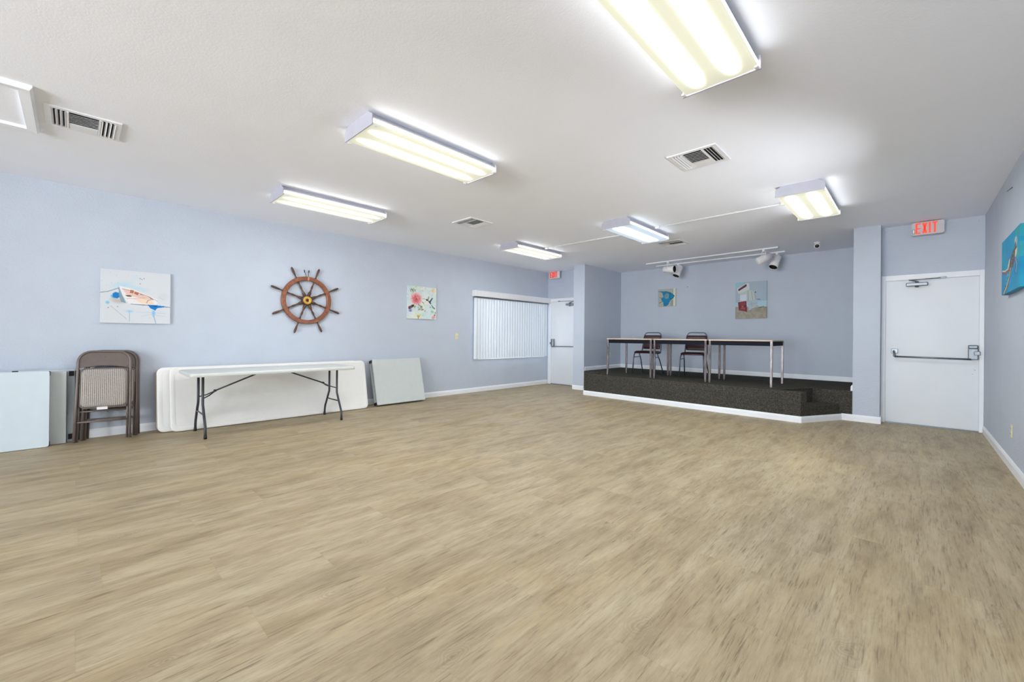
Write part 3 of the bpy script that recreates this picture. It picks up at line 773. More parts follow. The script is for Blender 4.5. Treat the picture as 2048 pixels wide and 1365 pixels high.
A2.ell(0.36, 0.92, 0.06, 0.04, (206, 164, 40), 1, 0.3, 0.4); A2.ell(0.42, 0.88, 0.03, 0.04, (236, 214, 90), 0.9, 0, 0.5); A2.ell(0.36, 0.97, 0.02, 0.025, (130, 92, 40), 0.9, 0, 0.5)
A2.ell(0.88, 0.09, 0.085, 0.09, (236, 200, 160), 0.95, 0, 0.6)
for _ in range(10): A2.ell(0.88+rs.uniform(-.06, .06), 0.09+rs.uniform(-.06, .07), 0.018, 0.012, rs.choice([(206, 110, 80), (230, 190, 90), (240, 220, 180)]), 0.9, rs.uniform(0, 3), 0.5)
A2.line([(0.50, 0.36), (0.62, 0.385)], 0.006, (70, 70, 76)); A2.ell(0.665, 0.40, 0.05, 0.035, (44, 40, 38), 1, 0.3, 0.4); A2.ell(0.76, 0.47, 0.085, 0.028, (58, 56, 66), 1, 0.75, 0.4)
A2.poly([(0.73, 0.45), (0.86, 0.30), (0.87, 0.34), (0.79, 0.47)], (66, 70, 86)); A2.poly([(0.68, 0.40), (0.72, 0.27), (0.745, 0.30), (0.71, 0.42)], (140, 134, 120)); A2.line([(0.82, 0.55), (0.95, 0.66)], 0.012, (72, 92, 84))
A2.line([(0.84, 0.60), (0.93, 0.67)], 0.012, (90, 120, 110)); A2.ell(0.78, 0.62, 0.02, 0.02, (90, 50, 70), 1, 0, 0.5); A2.ell(0.86, 0.76, 0.1, 0.06, (140, 190, 176), 0.8, 0.3, 0.7)
A2.ell(0.585, 0.745, 0.02, 0.03, (150, 110, 90), 0.9, 0.3, 0.5); A2.ell(0.90, 0.93, 0.09, 0.06, (222, 150, 160), 0.95, -0.5, 0.5); A2.ell(0.94, 0.86, 0.04, 0.03, (170, 60, 80), 0.9, -0.8, 0.5); A2.ell(0.97, 0.79, 0.03, 0.03, (90, 92, 90), 0.8, 0, 0.6)
for _ in range(150):
    x_, y_ = rs.uniform(0, 1), rs.uniform(0, 1)
    if math.hypot(x_-0.29, y_-0.39) < 0.20 or math.hypot(x_-0.74, y_-0.46) < 0.13: continue
    A2.ell(x_, y_, rs.uniform(0.012, 0.04), rs.uniform(0.006, 0.016), rs.choice([(236, 238, 226), (150, 190, 180), (196, 206, 150), (206, 190, 210), (120, 150, 130), (232, 214, 180), (160, 180, 200), (214, 150, 150)]), 0.7, rs.uniform(0, 3), 0.6)
for _ in range(60):
    a_, q_ = rs.uniform(0, 6.28), rs.uniform(0.03, 0.17)
    A2.ell(0.29+q_*math.cos(a_), 0.39+q_*math.sin(a_), 0.022, 0.006, rs.choice([(240, 206, 204), (190, 84, 96), (236, 176, 150), (250, 226, 220), (206, 120, 140)]), 0.8, a_, 0.5)
canvas(A2, 'canvas of a big pink flower with a hummingbird on the left wall', (XL, 4.18, 2.085), (0, 1, 0), 0.625, 0.60, (1, 0, 0), 0.03)

# turquoise fish
A3 = Art(110, 110, (172, 178, 166))
for k_ in range(7): A3.line([(0.02+0.16*k_, 0), (0.03+0.16*k_, 1)], 0.012, (176, 182, 170), 0.7)
A3.poly([(0.84, 0), (0.995, 0), (0.995, 1), (0.84, 1)], (214, 214, 196)); A3.line([(0.845, 0), (0.845, 1)], 0.008, (120, 122, 110))
B3 = (20, 132, 178)
A3.poly([(0.02, 0.14), (0.25, 0.13), (0.42, 0.14), (0.62, 0.20), (0.80, 0.30), (0.93, 0.43), (0.86, 0.56), (0.72, 0.65), (0.60, 0.86), (0.45, 0.99), (0.32, 0.99), (0.30, 0.74), (0.18, 0.62), (0.22, 0.50), (0.32, 0.46), (0.28, 0.32), (0.22, 0.19)], B3)
A3.poly([(0.05, 0.48), (0.2, 0.50), (0.24, 0.55), (0.19, 0.53)], (40, 60, 70)); A3.line([(0.07, 0.80), (0.2, 0.74), (0.28, 0.70)], 0.016, (50, 70, 76))
A3.ell(0.50, 0.42, 0.16, 0.20, (140, 160, 180), 0.95, 0.2, 0.4); A3.ell(0.48, 0.40, 0.10, 0.14, (130, 132, 120), 0.8, 0.2, 0.6); A3.ell(0.60, 0.45, 0.05, 0.14, (60, 170, 150), 0.9, 0.1, 0.6)
A3.line([(0.70, 0.22), (0.66, 0.40), (0.70, 0.62)], 0.02, (16, 84, 120)); A3.line([(0.42, 0.14), (0.62, 0.20), (0.80, 0.30), (0.93, 0.43), (0.72, 0.64)], 0.014, (20, 56, 78)); A3.line([(0.02, 0.14), (0.25, 0.14)], 0.018, (70, 84, 90))
A3.ell(0.42, 0.88, 0.08, 0.10, (10, 120, 190), 0.9, 0, 0.6); A3.line([(0.62, 0.85), (0.46, 0.99)], 0.014, (20, 60, 84)); A3.line([(0.74, 0.68), (0.76, 0.98)], 0.014, (90, 110, 110)); A3.line([(0.80, 0.66), (0.82, 0.96)], 0.012, (90, 110, 110))
canvas(A3, 'small square canvas of a turquoise angelfish on the stage wall', (-4.272, YB, 2.292), (1, 0, 0), 0.41, 0.395, (0, -1, 0), 0.025)

# beach lifeguard stand
A4 = Art(120, 156, (160, 178, 192))
A4.put(A4.noise(0, 5, 2), (178, 192, 202), 0.7)
A4.poly([(0, 0), (0.35, 0), (0, 0.18)], (150, 196, 206), 0.8); A4.poly([(0, 0.56), (1, 0.53), (1, 0.72), (0, 0.70)], (170, 202, 214)); A4.poly([(0, 0.67), (1, 0.69), (1, 1), (0, 1)], (146, 142, 126)); A4.put((A4.v > 0.68)*A4.noise(0, 14, 6), (184, 172, 156), 0.8)
A4.line([(0.5, 0.7), (0.66, 0.715), (1, 0.715)], 0.008, (80, 88, 96)); A4.line([(0.80, 0.71), (0.90, 0.68)], 0.01, (80, 74, 66))
A4.poly([(0.05, 0.16), (0.38, 0.03), (0.44, 0.05), (0.46, 0.20), (0.40, 0.23), (0.10, 0.31)], (206, 210, 208)); A4.poly([(0.09, 0.19), (0.35, 0.06), (0.37, 0.09), (0.36, 0.125), (0.11, 0.245)], (70, 40, 62)); 
for k_ in range(7): A4.ell(0.13+0.035*k_, 0.205-0.0195*k_, 0.010, 0.010, (160, 140, 156), 0.8, 0, 0.7)
A4.poly([(0.10, 0.31), (0.44, 0.22), (0.62, 0.27), (0.66, 0.50), (0.42, 0.52), (0.12, 0.52)], (190, 198, 196)); A4.poly([(0.16, 0.36), (0.36, 0.34), (0.36, 0.50), (0.16, 0.52)], (206, 216, 226))
A4.line([(0.13, 0.31), (0.14, 0.53)], 0.014, (168, 172, 168)); A4.line([(0.41, 0.24), (0.42, 0.54)], 0.018, (160, 166, 160)); A4.line([(0.52, 0.26), (0.57, 0.5)], 0.010, (150, 158, 150)); A4.line([(0.60, 0.27), (0.66, 0.5)], 0.010, (140, 150, 148))
A4.ell(0.645, 0.295, 0.022, 0.026, (60, 60, 64), 1, 0, 0.5); A4.line([(0.70, 0.48), (0.80, 0.495)], 0.012, (90, 84, 80)); A4.poly([(0.40, 0.53), (0.70, 0.50), (0.72, 0.66), (0.44, 0.80)], (176, 190, 198)); A4.line([(0.44, 0.8), (0.72, 0.66)], 0.008, (120, 126, 124)); A4.line([(0.46, 0.62), (0.71, 0.58)], 0.008, (140, 150, 150)); A4.line([(0.52, 0.54), (0.55, 0.76)], 0.008, (150, 158, 156)); A4.line([(0.50, 0.70), (0.72, 0.70)], 0.01, (206, 214, 220))
A4.poly([(0.09, 0.55), (0.36, 0.52), (0.39, 0.82), (0.12, 0.77)], (126, 40, 52)); 
for y_ in (0.58, 0.62, 0.74, 0.78): A4.line([(0.15, y_), (0.33, y_-0.003)], 0.007, (186, 140, 140), 0.7)
A4.ell(0.24, 0.67, 0.05, 0.04, (176, 120, 110), 0.7, 0, 0.5); A4.line([(0.18, 0.715), (0.32, 0.715)], 0.008, (214, 190, 170), 0.8)
for _ in range(60): A4.ell(rs.uniform(0, 1), rs.uniform(0.83, 0.99), 0.03, 0.006, rs.choice([(126, 132, 92), (150, 144, 110), (204, 196, 180)]), 0.8, rs.uniform(-.7, .7), 0.6)
canvas(A4, 'canvas of a beach lifeguard stand with a red panel on the stage wall', (-2.628, YB, 2.315), (1, 0, 0), 0.562, 0.735, (0, -1, 0), 0.03)

# sea turtle on turquoise (right wall; seen from the left, so right of the picture is nearer)
A5 = Art(150, 110, (20, 146, 182))
A5.put(A5.noise(0, 4, 21), (14, 120, 190), 0.6); A5.put((A5.noise(0, 6, 22)-0.5)*2, (40, 168, 190), 0.7)
A5.poly([(0.72, 0), (1, 0), (1, 0.2), (0.8, 0.16)], (50, 160, 160), 0.6); A5.poly([(0.74, 0.3), (1, 0.28), (1, 0.52), (0.72, 0.5)], (70, 170, 160), 0.5)
A5.ell(0.36, 0.36, 0.16, 0.12, (110, 130, 180), 0.6, -0.4, 0.8); A5.ell(0.5, 0.83, 0.08, 0.06, (110, 150, 200), 0.6, 0, 0.8)
A5.ell(0.79, 0.22, 0.07, 0.09, (216, 214, 204), 1, 0.1, 0.3); A5.ell(0.77, 0.27, 0.05, 0.07, (96, 84, 80), 0.95, 0.2, 0.5); A5.ell(0.80, 0.20, 0.03, 0.05, (120, 108, 100), 0.8, 0.1, 0.5)
A5.poly([(0.66, 0.33), (0.78, 0.29), (0.86, 0.33), (0.82, 0.44), (0.72, 0.52), (0.66, 0.60), (0.46, 0.64), (0.42, 0.56), (0.50, 0.46), (0.58, 0.38)], (90, 80, 82))
A5.poly([(0.76, 0.36), (0.86, 0.33), (0.84, 0.43), (0.74, 0.50)], (206, 200, 164)); A5.poly([(0.44, 0.44), (0.50, 0.42), (0.44, 0.58), (0.34, 0.60)], (204, 200, 160))
A5.line([(0.72, 0.48), (0.82, 0.55), (0.78, 0.72)], 0.035, (86, 96, 140)); A5.line([(0.78, 0.50), (0.84, 0.60), (0.80, 0.72)], 0.010, (206, 200, 190)); A5.line([(0.46, 0.60), (0.26, 0.62), (0.05, 0.57)], 0.035, (120, 92, 104)); A5.line([(0.40, 0.58), (0.22, 0.585), (0.05, 0.55)], 0.012, (214, 206, 176))
A5.line([(0.56, 0.58), (0.48, 0.72), (0.36, 0.86), (0.16, 0.97)], 0.046, (104, 94, 80)); A5.line([(0.54, 0.60), (0.44, 0.76), (0.30, 0.89), (0.14, 0.98)], 0.014, (220, 212, 182))
for k_ in range(40):
    t_ = k_/39; A5.ell(0.70-0.56*t_+rs.uniform(-.04, .04), 0.40+0.56*t_**0.9+rs.uniform(-.03, .03), 0.014, 0.010, rs.choice([(230, 222, 200), (56, 50, 48), (150, 136, 116)]), 0.9, 0, 0.6)
canvas(A5, 'turquoise canvas of a sea turtle on the right wall', (XR, 6.17, 2.12), (0, -1, 0), 0.95, 0.505, (-1, 0, 0), 0.045)

# ------------------------------------------------------------------ ship wheel
def wood(name, c0, c1, scale=9, rough=0.35):
    m = bpy.data.materials.new(name); m.use_nodes = True
    nt, N, L, B = nodes(m); tc = N.new('ShaderNodeTexCoord')
    nz = N.new('ShaderNodeTexNoise'); nz.inputs['Scale'].default_value = scale; nz.inputs['Detail'].default_value = 6; nz.inputs['Distortion'].default_value = 2
    L.new(tc.outputs['Object'], nz.inputs['Vector'])
    cr = N.new('ShaderNodeValToRGB'); cr.color_ramp.elements[0].color = lin(c0)+(1,); cr.color_ramp.elements[1].color = lin(c1)+(1,)
    cr.color_ramp.elements[0].position = 0.35; cr.color_ramp.elements[1].position = 0.7
    L.new(nz.outputs['Fac'], cr.inputs[0]); L.new(cr.outputs[0], B.inputs['Base Color']); B.inputs['Roughness'].default_value = rough
    return m
TEAK = wood('varnished_teak', (112, 60, 34), (150, 88, 52)); SPOKE = wood('dark_turned_teak', (66, 42, 31), (100, 66, 46), 20)
BRASS = mat('aged_brass', (196, 152, 74), 0.35, 0.8, vary=0.1, scale=30)
JOIN = mat('pale_joint_wood', (196, 142, 100), 0.4)
wheel = thing('ship_wheel', 'eight spoked wooden ship wheel with brass hub hung on the wall', 'ship wheel', (XL+0.004, 2.430, 1.69))
# local plane: y right, z up, x out of the wall; spun so the top joint sits upright
def ringseg(bm, r0, r1, x0, x1, a0, a1, n, bev=0.006):
    prof = [(r0, x0), (r1, x0), (r1, x1-bev), (r1-bev, x1), (r0+bev, x1), (r0, x1-bev)]
    rings = []
    for i in range(n+1):
        a = a0+(a1-a0)*i/n
        rings.append([bm.verts.new((x, r*math.sin(a), r*math.cos(a))) for r, x in prof])
    m_ = n
    for i in range(m_):
        A, Bq = rings[i], rings[i+1]
        for k in range(6): bm.faces.new((A[k], A[(k+1) % 6], Bq[(k+1) % 6], Bq[k]))
    return rings
bm = bmesh.new()
r_ = ringseg(bm, 0.298, 0.358, 0.012, 0.052, 0, 2*PI, 72)
bmesh.ops.remove_doubles(bm, verts=bm.verts[:], dist=1e-5)
obj('rim', bm, TEAK, wheel)
bm = bmesh.new(); ringseg(bm, 0.296, 0.359, 0.0115, 0.0528, math.radians(0.5), math.radians(4), 3); obj('rim_joint', bm, JOIN, wheel, label='paler wood joint at the top of the rim')
for k_ in range(8):
    a_ = math.radians(22.5-2.7+45*k_)
    M_ = Matrix.Translation((0.032, 0, 0)) @ Matrix.Rotation(-a_, 4, 'X')
    bm = bmesh.new()
    lathe(bm, [(0.0, 0.05), (0.021, 0.05), (0.021, 0.125), (0.012, 0.14), (0.014, 0.155), (0.009, 0.165), (0.014, 0.20), (0.0155, 0.215), (0.012, 0.235), (0.008, 0.262), (0.013, 0.27), (0.009, 0.277), (0.014, 0.285), (0.014, 0.31), (0, 0.31)], M_, 14)
    sp_ = obj('spoke', bm, SPOKE, wheel)
    bm = bmesh.new()
    lathe(bm, [(0, 0.35), (0.014, 0.35), (0.016, 0.362), (0.010, 0.372), (0.009, 0.385), (0.012, 0.41), (0.016, 0.455), (0.0165, 0.49), (0.013, 0.515), (0.007, 0.524), (0, 0.526)], M_, 14)
    obj('handle', bm, SPOKE, sp_)
bm = bmesh.new(); lathe(bm, [(0, 0.004), (0.075, 0.004), (0.075, 0.05), (0.07, 0.056), (0, 0.056)], Matrix.Rotation(PI/2, 4, 'Y'), 32); obj('hub', bm, SPOKE, wheel)
bm = bmesh.new(); lathe(bm, [(0.012, 0.052), (0.062, 0.052), (0.062, 0.062), (0.056, 0.066), (0.045, 0.064), (0.03, 0.067), (0.022, 0.062), (0.018, 0.056), (0.012, 0.052)], Matrix.Rotation(PI/2, 4, 'Y'), 32)
hubp = obj('hub_plate', bm, BRASS, wheel, label='round brass hub plate')
bm = bmesh.new(); lathe(bm, [(0, 0.050), (0.017, 0.050), (0.017, 0.0565), (0.009, 0.058), (0.006, 0.066), (0, 0.067)], Matrix.Rotation(PI/2, 4, 'Y'), 16); obj('axle_end', bm, BLACK, hubp)
for y_, dy in ((-0.010, -0.020), (0.018, 0.012)):
    bm = bmesh.new()
    tube(bm, [(0.030, y_, 0.355), (0.020, y_+dy*0.5, 0.40), (0.006, y_+dy, 0.435)], 0.004, 6)
    tube(bm, [(0.001, y_+dy, 0.427), (0.016, y_+dy, 0.430), (0.018, y_+dy*1.2, 0.452), (0.001, y_+dy*1.2, 0.455)], 0.0065, 8)
    obj('hanging_hook', bm, GREYTUBE, wheel)

# ------------------------------------------------------------------ switch, outlets, small marks
def plate(name, label, cat, loc, rotz, kind):
    t = thing(name, label, cat, loc, (0, 0, rotz))
    bm = bmesh.new(); box(bm, -0.037, 0.037, -0.006, -0.0005, -0.06, 0.06, bev=0.003); obj('cover_plate', bm, CREAM, t)
    if kind == 's':
        bm = bmesh.new(); box(bm, -0.006, 0.006, -0.016, -0.006, -0.012, 0.014, bev=0.002); obj('toggle', bm, CREAM, t)
    else:
        for z in (-0.025, 0.025):
            bm = bmesh.new(); prism(bm, rrect(-0.015, 0.015, -0.013, 0.013, 0.008), 0, 0.002)
            bmesh.ops.transform(bm, matrix=Matrix.Translation((0, -0.006, z)) @ Matrix.Rotation(PI/2, 4, 'X'), verts=bm.verts[:])
            so = obj('socket', bm, CREAM, t)
            bm = bmesh.new(); box(bm, -0.008, -0.0055, -0.0088, -0.0079, z-0.004, z+0.006); box(bm, 0.0055, 0.008, -0.0088, -0.0079, z-0.004, z+0.006); obj('slot', bm, BLACK, so)
    return t
plate('light_switch', 'almond light switch plate on the wall left of the blind', 'light switch', (XL, 5.335, 1.168), PI/2, 's')
plate('wall_outlet', 'almond wall outlet low on the right wall', 'outlet', (XR, 5.93, 0.355), -PI/2, 'o')
plate('wall_outlet', 'almond outlet on the side wall of the stage behind the first table leg', 'outlet', (PL1, 8.86, 0.75), PI/2, 'o')
def hook(x, z, label):
    bm = bmesh.new()
    lathe(bm, [(0, 0), (0.011, 0), (0.011, 0.004), (0.006, 0.012), (0, 0.014)], Matrix.Translation((x, YR, z)) @ Matrix.Rotation(PI/2, 4, 'X'), 12)
    tube(bm, [(x, YR-0.012, z), (x-0.002, YR-0.022, z-0.012), (x-0.002, YR-0.014, z-0.024), (x-0.002, YR-0.006, z-0.020)], 0.004, 6)
    tag(obj('wall_hook', bm, WHITEM), label, 'hook')
hook(-0.285, 2.745, 'tiny white hook high on the wall near the right pillar')
hook(0.60, 2.735, 'tiny white hook in the wall corner right of the large exit sign')
bm = bmesh.new(); tube(bm, [(XR-0.0015, 6.31, 2.645), (XR-0.0015, 5.99, 2.60)], 0.0035, 6)
tag(obj('wall_scratch', bm, GREYTUBE), 'short thin dark scratch high on the right wall', 'scratch')  # thin tube standing in for a dark scratch on the wall
for x_, z_, lb in ((-3.61, 2.305, 'tiny dark nail on the stage wall between the two canvases'),):
    bm = bmesh.new(); lathe(bm, [(0, 0), (0.008, 0), (0.008, 0.006), (0, 0.007)], Matrix.Translation((x_, YB, z_)) @ Matrix.Rotation(PI/2, 4, 'X'), 10)
    tag(obj('nail', bm, GREYTUBE), lb, 'nail')

# ------------------------------------------------------------------ folded tables leaning on the left wall
def lean(o, x_bottom_front, dx, h): pass
def plastic_top(name, label, y0, y1, xb, xt, h, m, thick=0.045, edge=None):
    """large rounded table folded flat; local: x out of wall, z up; front face from (xb,0) to (xt,h)"""
    ang = math.atan2(xb-xt, h); Lh = h/math.cos(ang)
    t = thing(name, label, 'folding table', (xb, (y0+y1)/2, thick*math.sin(ang)), (0, -ang, 0))
    hw = (y1-y0)/2
    P = rrect(-hw, hw, 0.0, Lh, 0.065, 8)
    def lay(bm, P, xs):
        rings = [[bm.verts.new((x, cy+(p[0]-cy)*1.0, p[1])) for p in Q] for x, Q, cy in xs]
    bm = bmesh.new()
    def inset(P_, d):
        cy, cz = 0, Lh/2
        return [(p[0]-math.copysign(min(d, abs(p[0])), p[0]), p[1]-math.copysign(d, p[1]-cz)) for p in P_]
    layers = [(-thick, inset(P, 0.006)), (-thick+0.006, P), (-0.010, P), (-0.003, inset(P, 0.003)), (0.0, inset(P, 0.010)), (-0.0005, inset(P, 0.045)), (-0.0035, inset(P, 0.052))]
    rings = [[bm.verts.new((x, p[0], p[1])) for p in Q] for x, Q in layers]
    bm.faces.new(rings[0]); bm.faces.new(rings[-1][::-1]); n = len(P)
    for A, Bq in zip(rings, rings[1:]):
        for i in range(n): f = bm.faces.new((A[i], A[(i+1) % n], Bq[(i+1) % n], Bq[i])); f.smooth = True
    obj('tabletop', bm, m, t)
    for s in (-1, 1):
        bm = bmesh.new()
        tube(bm, [(-thick-0.011, s*(hw-0.22), 0.10), (-thick-0.011, s*(hw-0.9), 0.14), (-thick-0.011, s*(hw-0.9), Lh-0.14), (-thick-0.011, s*(hw-0.22), Lh-0.10)], 0.0105, 8)
        obj('folded_leg', bm, GREYTUBE, t)
    return t
plastic_top('folded_plastic_table', 'long white plastic folding table top leaning on the wall, frontmost of its stack', 0.800, 3.28, -6.30, -6.455, 0.755, PLAST)
plastic_top('folded_plastic_table', 'long white plastic folding table top leaning on the wall, middle of its stack', 0.690, 3.18, -6.375, -6.525, 0.755, PLAST)
plastic_top('folded_plastic_table', 'tan edged long folding table, rearmost of the leaning stack against the wall', 0.688, 3.17, -6.45, -6.594, 0.745, TAN)

def halves(name, label, y0, y1, xb, tilt, h, m, thick, zb=0.001):
    """fold-in-half table: two slabs with the folded leg bars between; right (far/near) end shows the bars"""
    t = thing(name, label, 'folding table', (xb, (y0+y1)/2, zb+thick*math.sin(tilt)), (0, -tilt, 0))
    hw = (y1-y0)/2; s = 0.32*thick
    for k_, (a, b) in enumerate(((-s, 0), (-thick, -thick+s))):
        bm = bmesh.new(); P = rrect(-hw, hw, 0, h, 0.02, 5)
        rings = [[bm.verts.new((x, p[0], p[1])) for p in Q] for x, Q in ((a, P), (b-0.003, P), (b, [(p[0]*0.996, h/2+(p[1]-h/2)*0.994) for p in P]))]
        bm.faces.new(rings[0]); bm.faces.new(rings[-1][::-1]); n = len(P)
        for A, Bq in zip(rings, rings[1:]):
            for i in range(n): bm.faces.new((A[i], A[(i+1) % n], Bq[(i+1) % n], Bq[i]))
        obj('tabletop_half', bm, m, t)
    mid = -thick/2; r = min(0.011, (thick-2*s)/2-0.001)
    for e in (-1, 1):
        bm = bmesh.new(); tube(bm, [(mid, e*(hw-0.018), 0.05), (mid, e*(hw-0.018), h-0.05)], r, 8); obj('folded_leg', bm, BLACK, t)
        for z in (0.0, h-0.055):
            bm = bmesh.new(); box(bm, -thick-0.001, -s*0.55, e*(hw)-0.03 if e > 0 else -hw-0.004, hw+0.004 if e > 0 else -hw+0.03, z+0.004, z+0.05, bev=0.004)
            obj('corner_cap', bm, BLACK, t)
    return t
halves('fold_in_half_table', 'folded grey white table with black corner caps leaning right of the long tables', 3.445, 4.375, -6.315, math.radians(15.0), 0.765, PLASTG, 0.11)
t1 = halves('fold_in_half_table', 'bright white folded table cut off by the left photo edge, front of the two', -1.10, -0.165, -6.385, math.radians(2.0), 0.775, PLASTW, 0.075)
for yy in (0.105, 0.235):
    bm = bmesh.new(); box(bm, -0.055, -0.02, yy-0.02, yy+0.02, 0.7745, 0.785, bev=0.003); obj('latch', bm, BLACK, t1)
# two card tables behind
t2 = thing('card_table', 'grey white flat folded card table behind the bright white one by chairs', 'folding table', (-6.485, -0.50, 0.001), (0, -math.radians(1.2), 0))
bm = bmesh.new(); box(bm, -0.03, 0.0, -0.45, 0.455, 0.0, 0.765, bev=0.006); obj('tabletop', bm, PLASTG, t2)
bm = bmesh.new(); box(bm, -0.036, -0.002, 0.4552, 0.459, 0.01, 0.755); obj('edge_band', bm, GREYTUBE, t2)
t3 = thing('card_table', 'folded table with black leg brackets between the grey table and stacked chairs', 'folding table', (-6.545, -0.43, 0.001), (0, -math.radians(1.2), 0))
bm = bmesh.new(); box(bm, -0.025, 0.0, -0.45, 0.447, 0.0, 0.775, bev=0.004); obj('tabletop', bm, PLASTW, t3)
for z in (0.03, 0.705):
    bm = bmesh.new(); box(bm, -0.002, 0.012, 0.400, 0.438, z, z+0.055, bev=0.003); obj('leg_bracket', bm, BLACK, t3)
bm = bmesh.new(); tube(bm, [(-0.012, 0.472, 0.01), (-0.012, 0.472, 0.77)], 0.012, 8); obj('folded_leg', bm, BLACK, t3)
bm = bmesh.new(); box(bm, -0.024, -0.001, 0.4472, 0.462, 0.02, 0.76); obj('gap_strip', bm, BLACK, t3)  # black strip on the table's right end, in the dark gap by the chairs

# ------------------------------------------------------------------ folding chairs (folded)
def fabric_mat():
    m = bpy.data.materials.new('striped_chenille'); m.use_nodes = True
    nt, N, L, B = nodes(m); tc = N.new('ShaderNodeTexCoord')
    wv = N.new('ShaderNodeTexWave'); wv.bands_direction = 'Y'; wv.inputs['Scale'].default_value = 20.5; wv.inputs['Distortion'].default_value = 1.4; wv.inputs['Detail Scale'].default_value = 9; wv.inputs['Detail'].default_value = 2
    L.new(tc.outputs['Object'], wv.inputs['Vector'])
    nz = N.new('ShaderNodeTexNoise'); nz.inputs['Scale'].default_value = 130; L.new(tc.outputs['Object'], nz.inputs['Vector'])
    cr = N.new('ShaderNodeValToRGB'); cr.color_ramp.elements[0].color = lin((118, 108, 103))+(1,); cr.color_ramp.elements[1].color = lin((184, 178, 170))+(1,)
    cr.color_ramp.elements[0].position = 0.15; cr.color_ramp.elements[1].position = 0.6
    mm = N.new('ShaderNodeMath'); mm.operation = 'MULTIPLY_ADD'; mm.inputs[1].default_value = 0.5; mm.inputs[2].default_value = -0.25; L.new(nz.outputs['Fac'], mm.inputs[0])
    ad = N.new('ShaderNodeMath'); ad.operation = 'ADD'; L.new(wv.outputs['Fac'], ad.inputs[0]); L.new(mm.outputs[0], ad.inputs[1])
    L.new(ad.outputs[0], cr.inputs[0]); L.new(cr.outputs[0], B.inputs['Base Color']); B.inputs['Roughness'].default_value = 0.95
    return m
FABRIC = fabric_mat()
def arc_frame(hw, z0, ztop, r, splay):
    pts = [(0, -hw-splay, z0), (0, -hw-splay*0.4, z0+0.45*(ztop-z0)), (0, -hw, ztop-r)]
    for k in range(1, 9):
        a = PI-PI/2*k/8; pts.append((0, -hw+r+r*math.cos(a), ztop-r+r*math.sin(a)))
    for k in range(1, 9):
        a = PI/2-PI/2*k/8; pts.append((0, hw-r+r*math.cos(a), ztop-r+r*math.sin(a)))
    pts += [(0, hw+splay*0.4, z0+0.45*(ztop-z0)), (0, hw+splay, z0)]
    return pts
def make_folding_chair(label):
    t = thing('folding_chair', label, 'folding chair', (0, 0, 0), group='folded chairs against the left wall')
    H = 0.985
    bm = bmesh.new(); tube(bm, arc_frame(0.207, 0.008, H-0.013, 0.11, 0.012), 0.0125, 12); obj('front_frame', bm, BEIGE, t)
    # rear leg frame sits just inside and behind
    for q in (-1, 1):
        bm = bmesh.new(); tube(bm, [(-0.022, q*0.195, 0.010), (-0.022, q*0.190, 0.62)], 0.0105, 10); obj('rear_leg', bm, BEIGE, t)
    bm = bmesh.new(); tube(bm, [(-0.005, -0.21, 0.215), (-0.005, 0.21, 0.215)], 0.009, 8); obj('front_crossbar', bm, BEIGE, t)
    bm = bmesh.new(); tube(bm, [(-0.022, -0.192, 0.325), (-0.022, 0.192, 0.325)], 0.008, 8); obj('rear_crossbar', bm, BEIGE, t)
    # back panel
    bm = bmesh.new(); r = 0.10; P = []
    for k in range(9):
        a = PI-PI/2*k/8; P.append((-0.198+r+r*math.cos(a), 0.962-r+r*math.sin(a)))
    for k in range(9):
        a = PI/2-PI/2*k/8; P.append((0.198-r+r*math.cos(a), 0.962-r+r*math.sin(a)))
    for k in range(11):
        u = 0.198-0.396*k/10; P.append((u, 0.79+0.028*(1-(u/0.198)**2)))
    A = [bm.verts.new((0.002, a, b)) for a, b in P]; Bq = [bm.verts.new((-0.003, a, b)) for a, b in P]
    bm.faces.new(A); bm.faces.new(Bq[::-1])
    for i in range(len(P)): bm.faces.new((A[i], A[(i+1) % len(P)], Bq[(i+1) % len(P)], Bq[i]))
    bk = obj('backrest', bm, BEIGE, t)
    for yy, zz in ((0, 0.915), (-0.18, 0.81), (0.18, 0.81)):
        bm = bmesh.new(); lathe(bm, [(0, 0), (0.005, 0), (0, 0.002)], Matrix.Translation((0.0025, yy, zz)) @ Matrix.Rotation(PI/2, 4, 'Y'), 10)
        obj('rivet', bm, STEEL, bk)
    # seat pan, pad
    bm = bmesh.new(); P = rrect(-0.192, 0.192, 0.355, 0.79, 0.05, 6)
    A = [bm.verts.new((0.012, a, b)) for a, b in P]; Bq = [bm.verts.new((-0.008, a, b)) for a, b in P]
    bm.faces.new(A); bm.faces.new(Bq[::-1])
    for i in range(len(P)): bm.faces.new((A[i], A[(i+1) % len(P)], Bq[(i+1) % len(P)], Bq[i]))
    seat = obj('seat_pan', bm, BEIGE, t)
    bm = bmesh.new(); Q = [rrect(-0.180+d, 0.180-d, 0.370+d, 0.778-d, 0.042, 6) for d in (0, 0.002, 0.010, 0.03)]
    rings = [[bm.verts.new((x, a, b)) for a, b in q] for x, q in zip((0.0122, 0.022, 0.030, 0.034), Q)]
    bm.faces.new(rings[0]); bm.faces.new(rings[-1][::-1]); n = len(Q[0])
    for A, Bq in zip(rings, rings[1:]):
        for i in range(n): f = bm.faces.new((A[i], A[(i+1) % n], Bq[(i+1) % n], Bq[i])); f.smooth = True
    obj('seat_pad', bm, FABRIC, seat, label='grey and cream striped fabric pad')
    return t
ch0 = make_folding_chair('taupe steel folding chair with striped seat pad, frontmost of the folded stack')
bm = bmesh.new(); box(bm, 0.0125, 0.014, -0.055, 0.03, 0.338, 0.368); c_ = obj('seat_label', bm, WHITEM, ch0, label='small white care label')
lA = math.radians(7.5)
ch0.location = (-6.34, 0.228, 0.004); ch0.rotation_euler = (-0.020, -lA, 0)
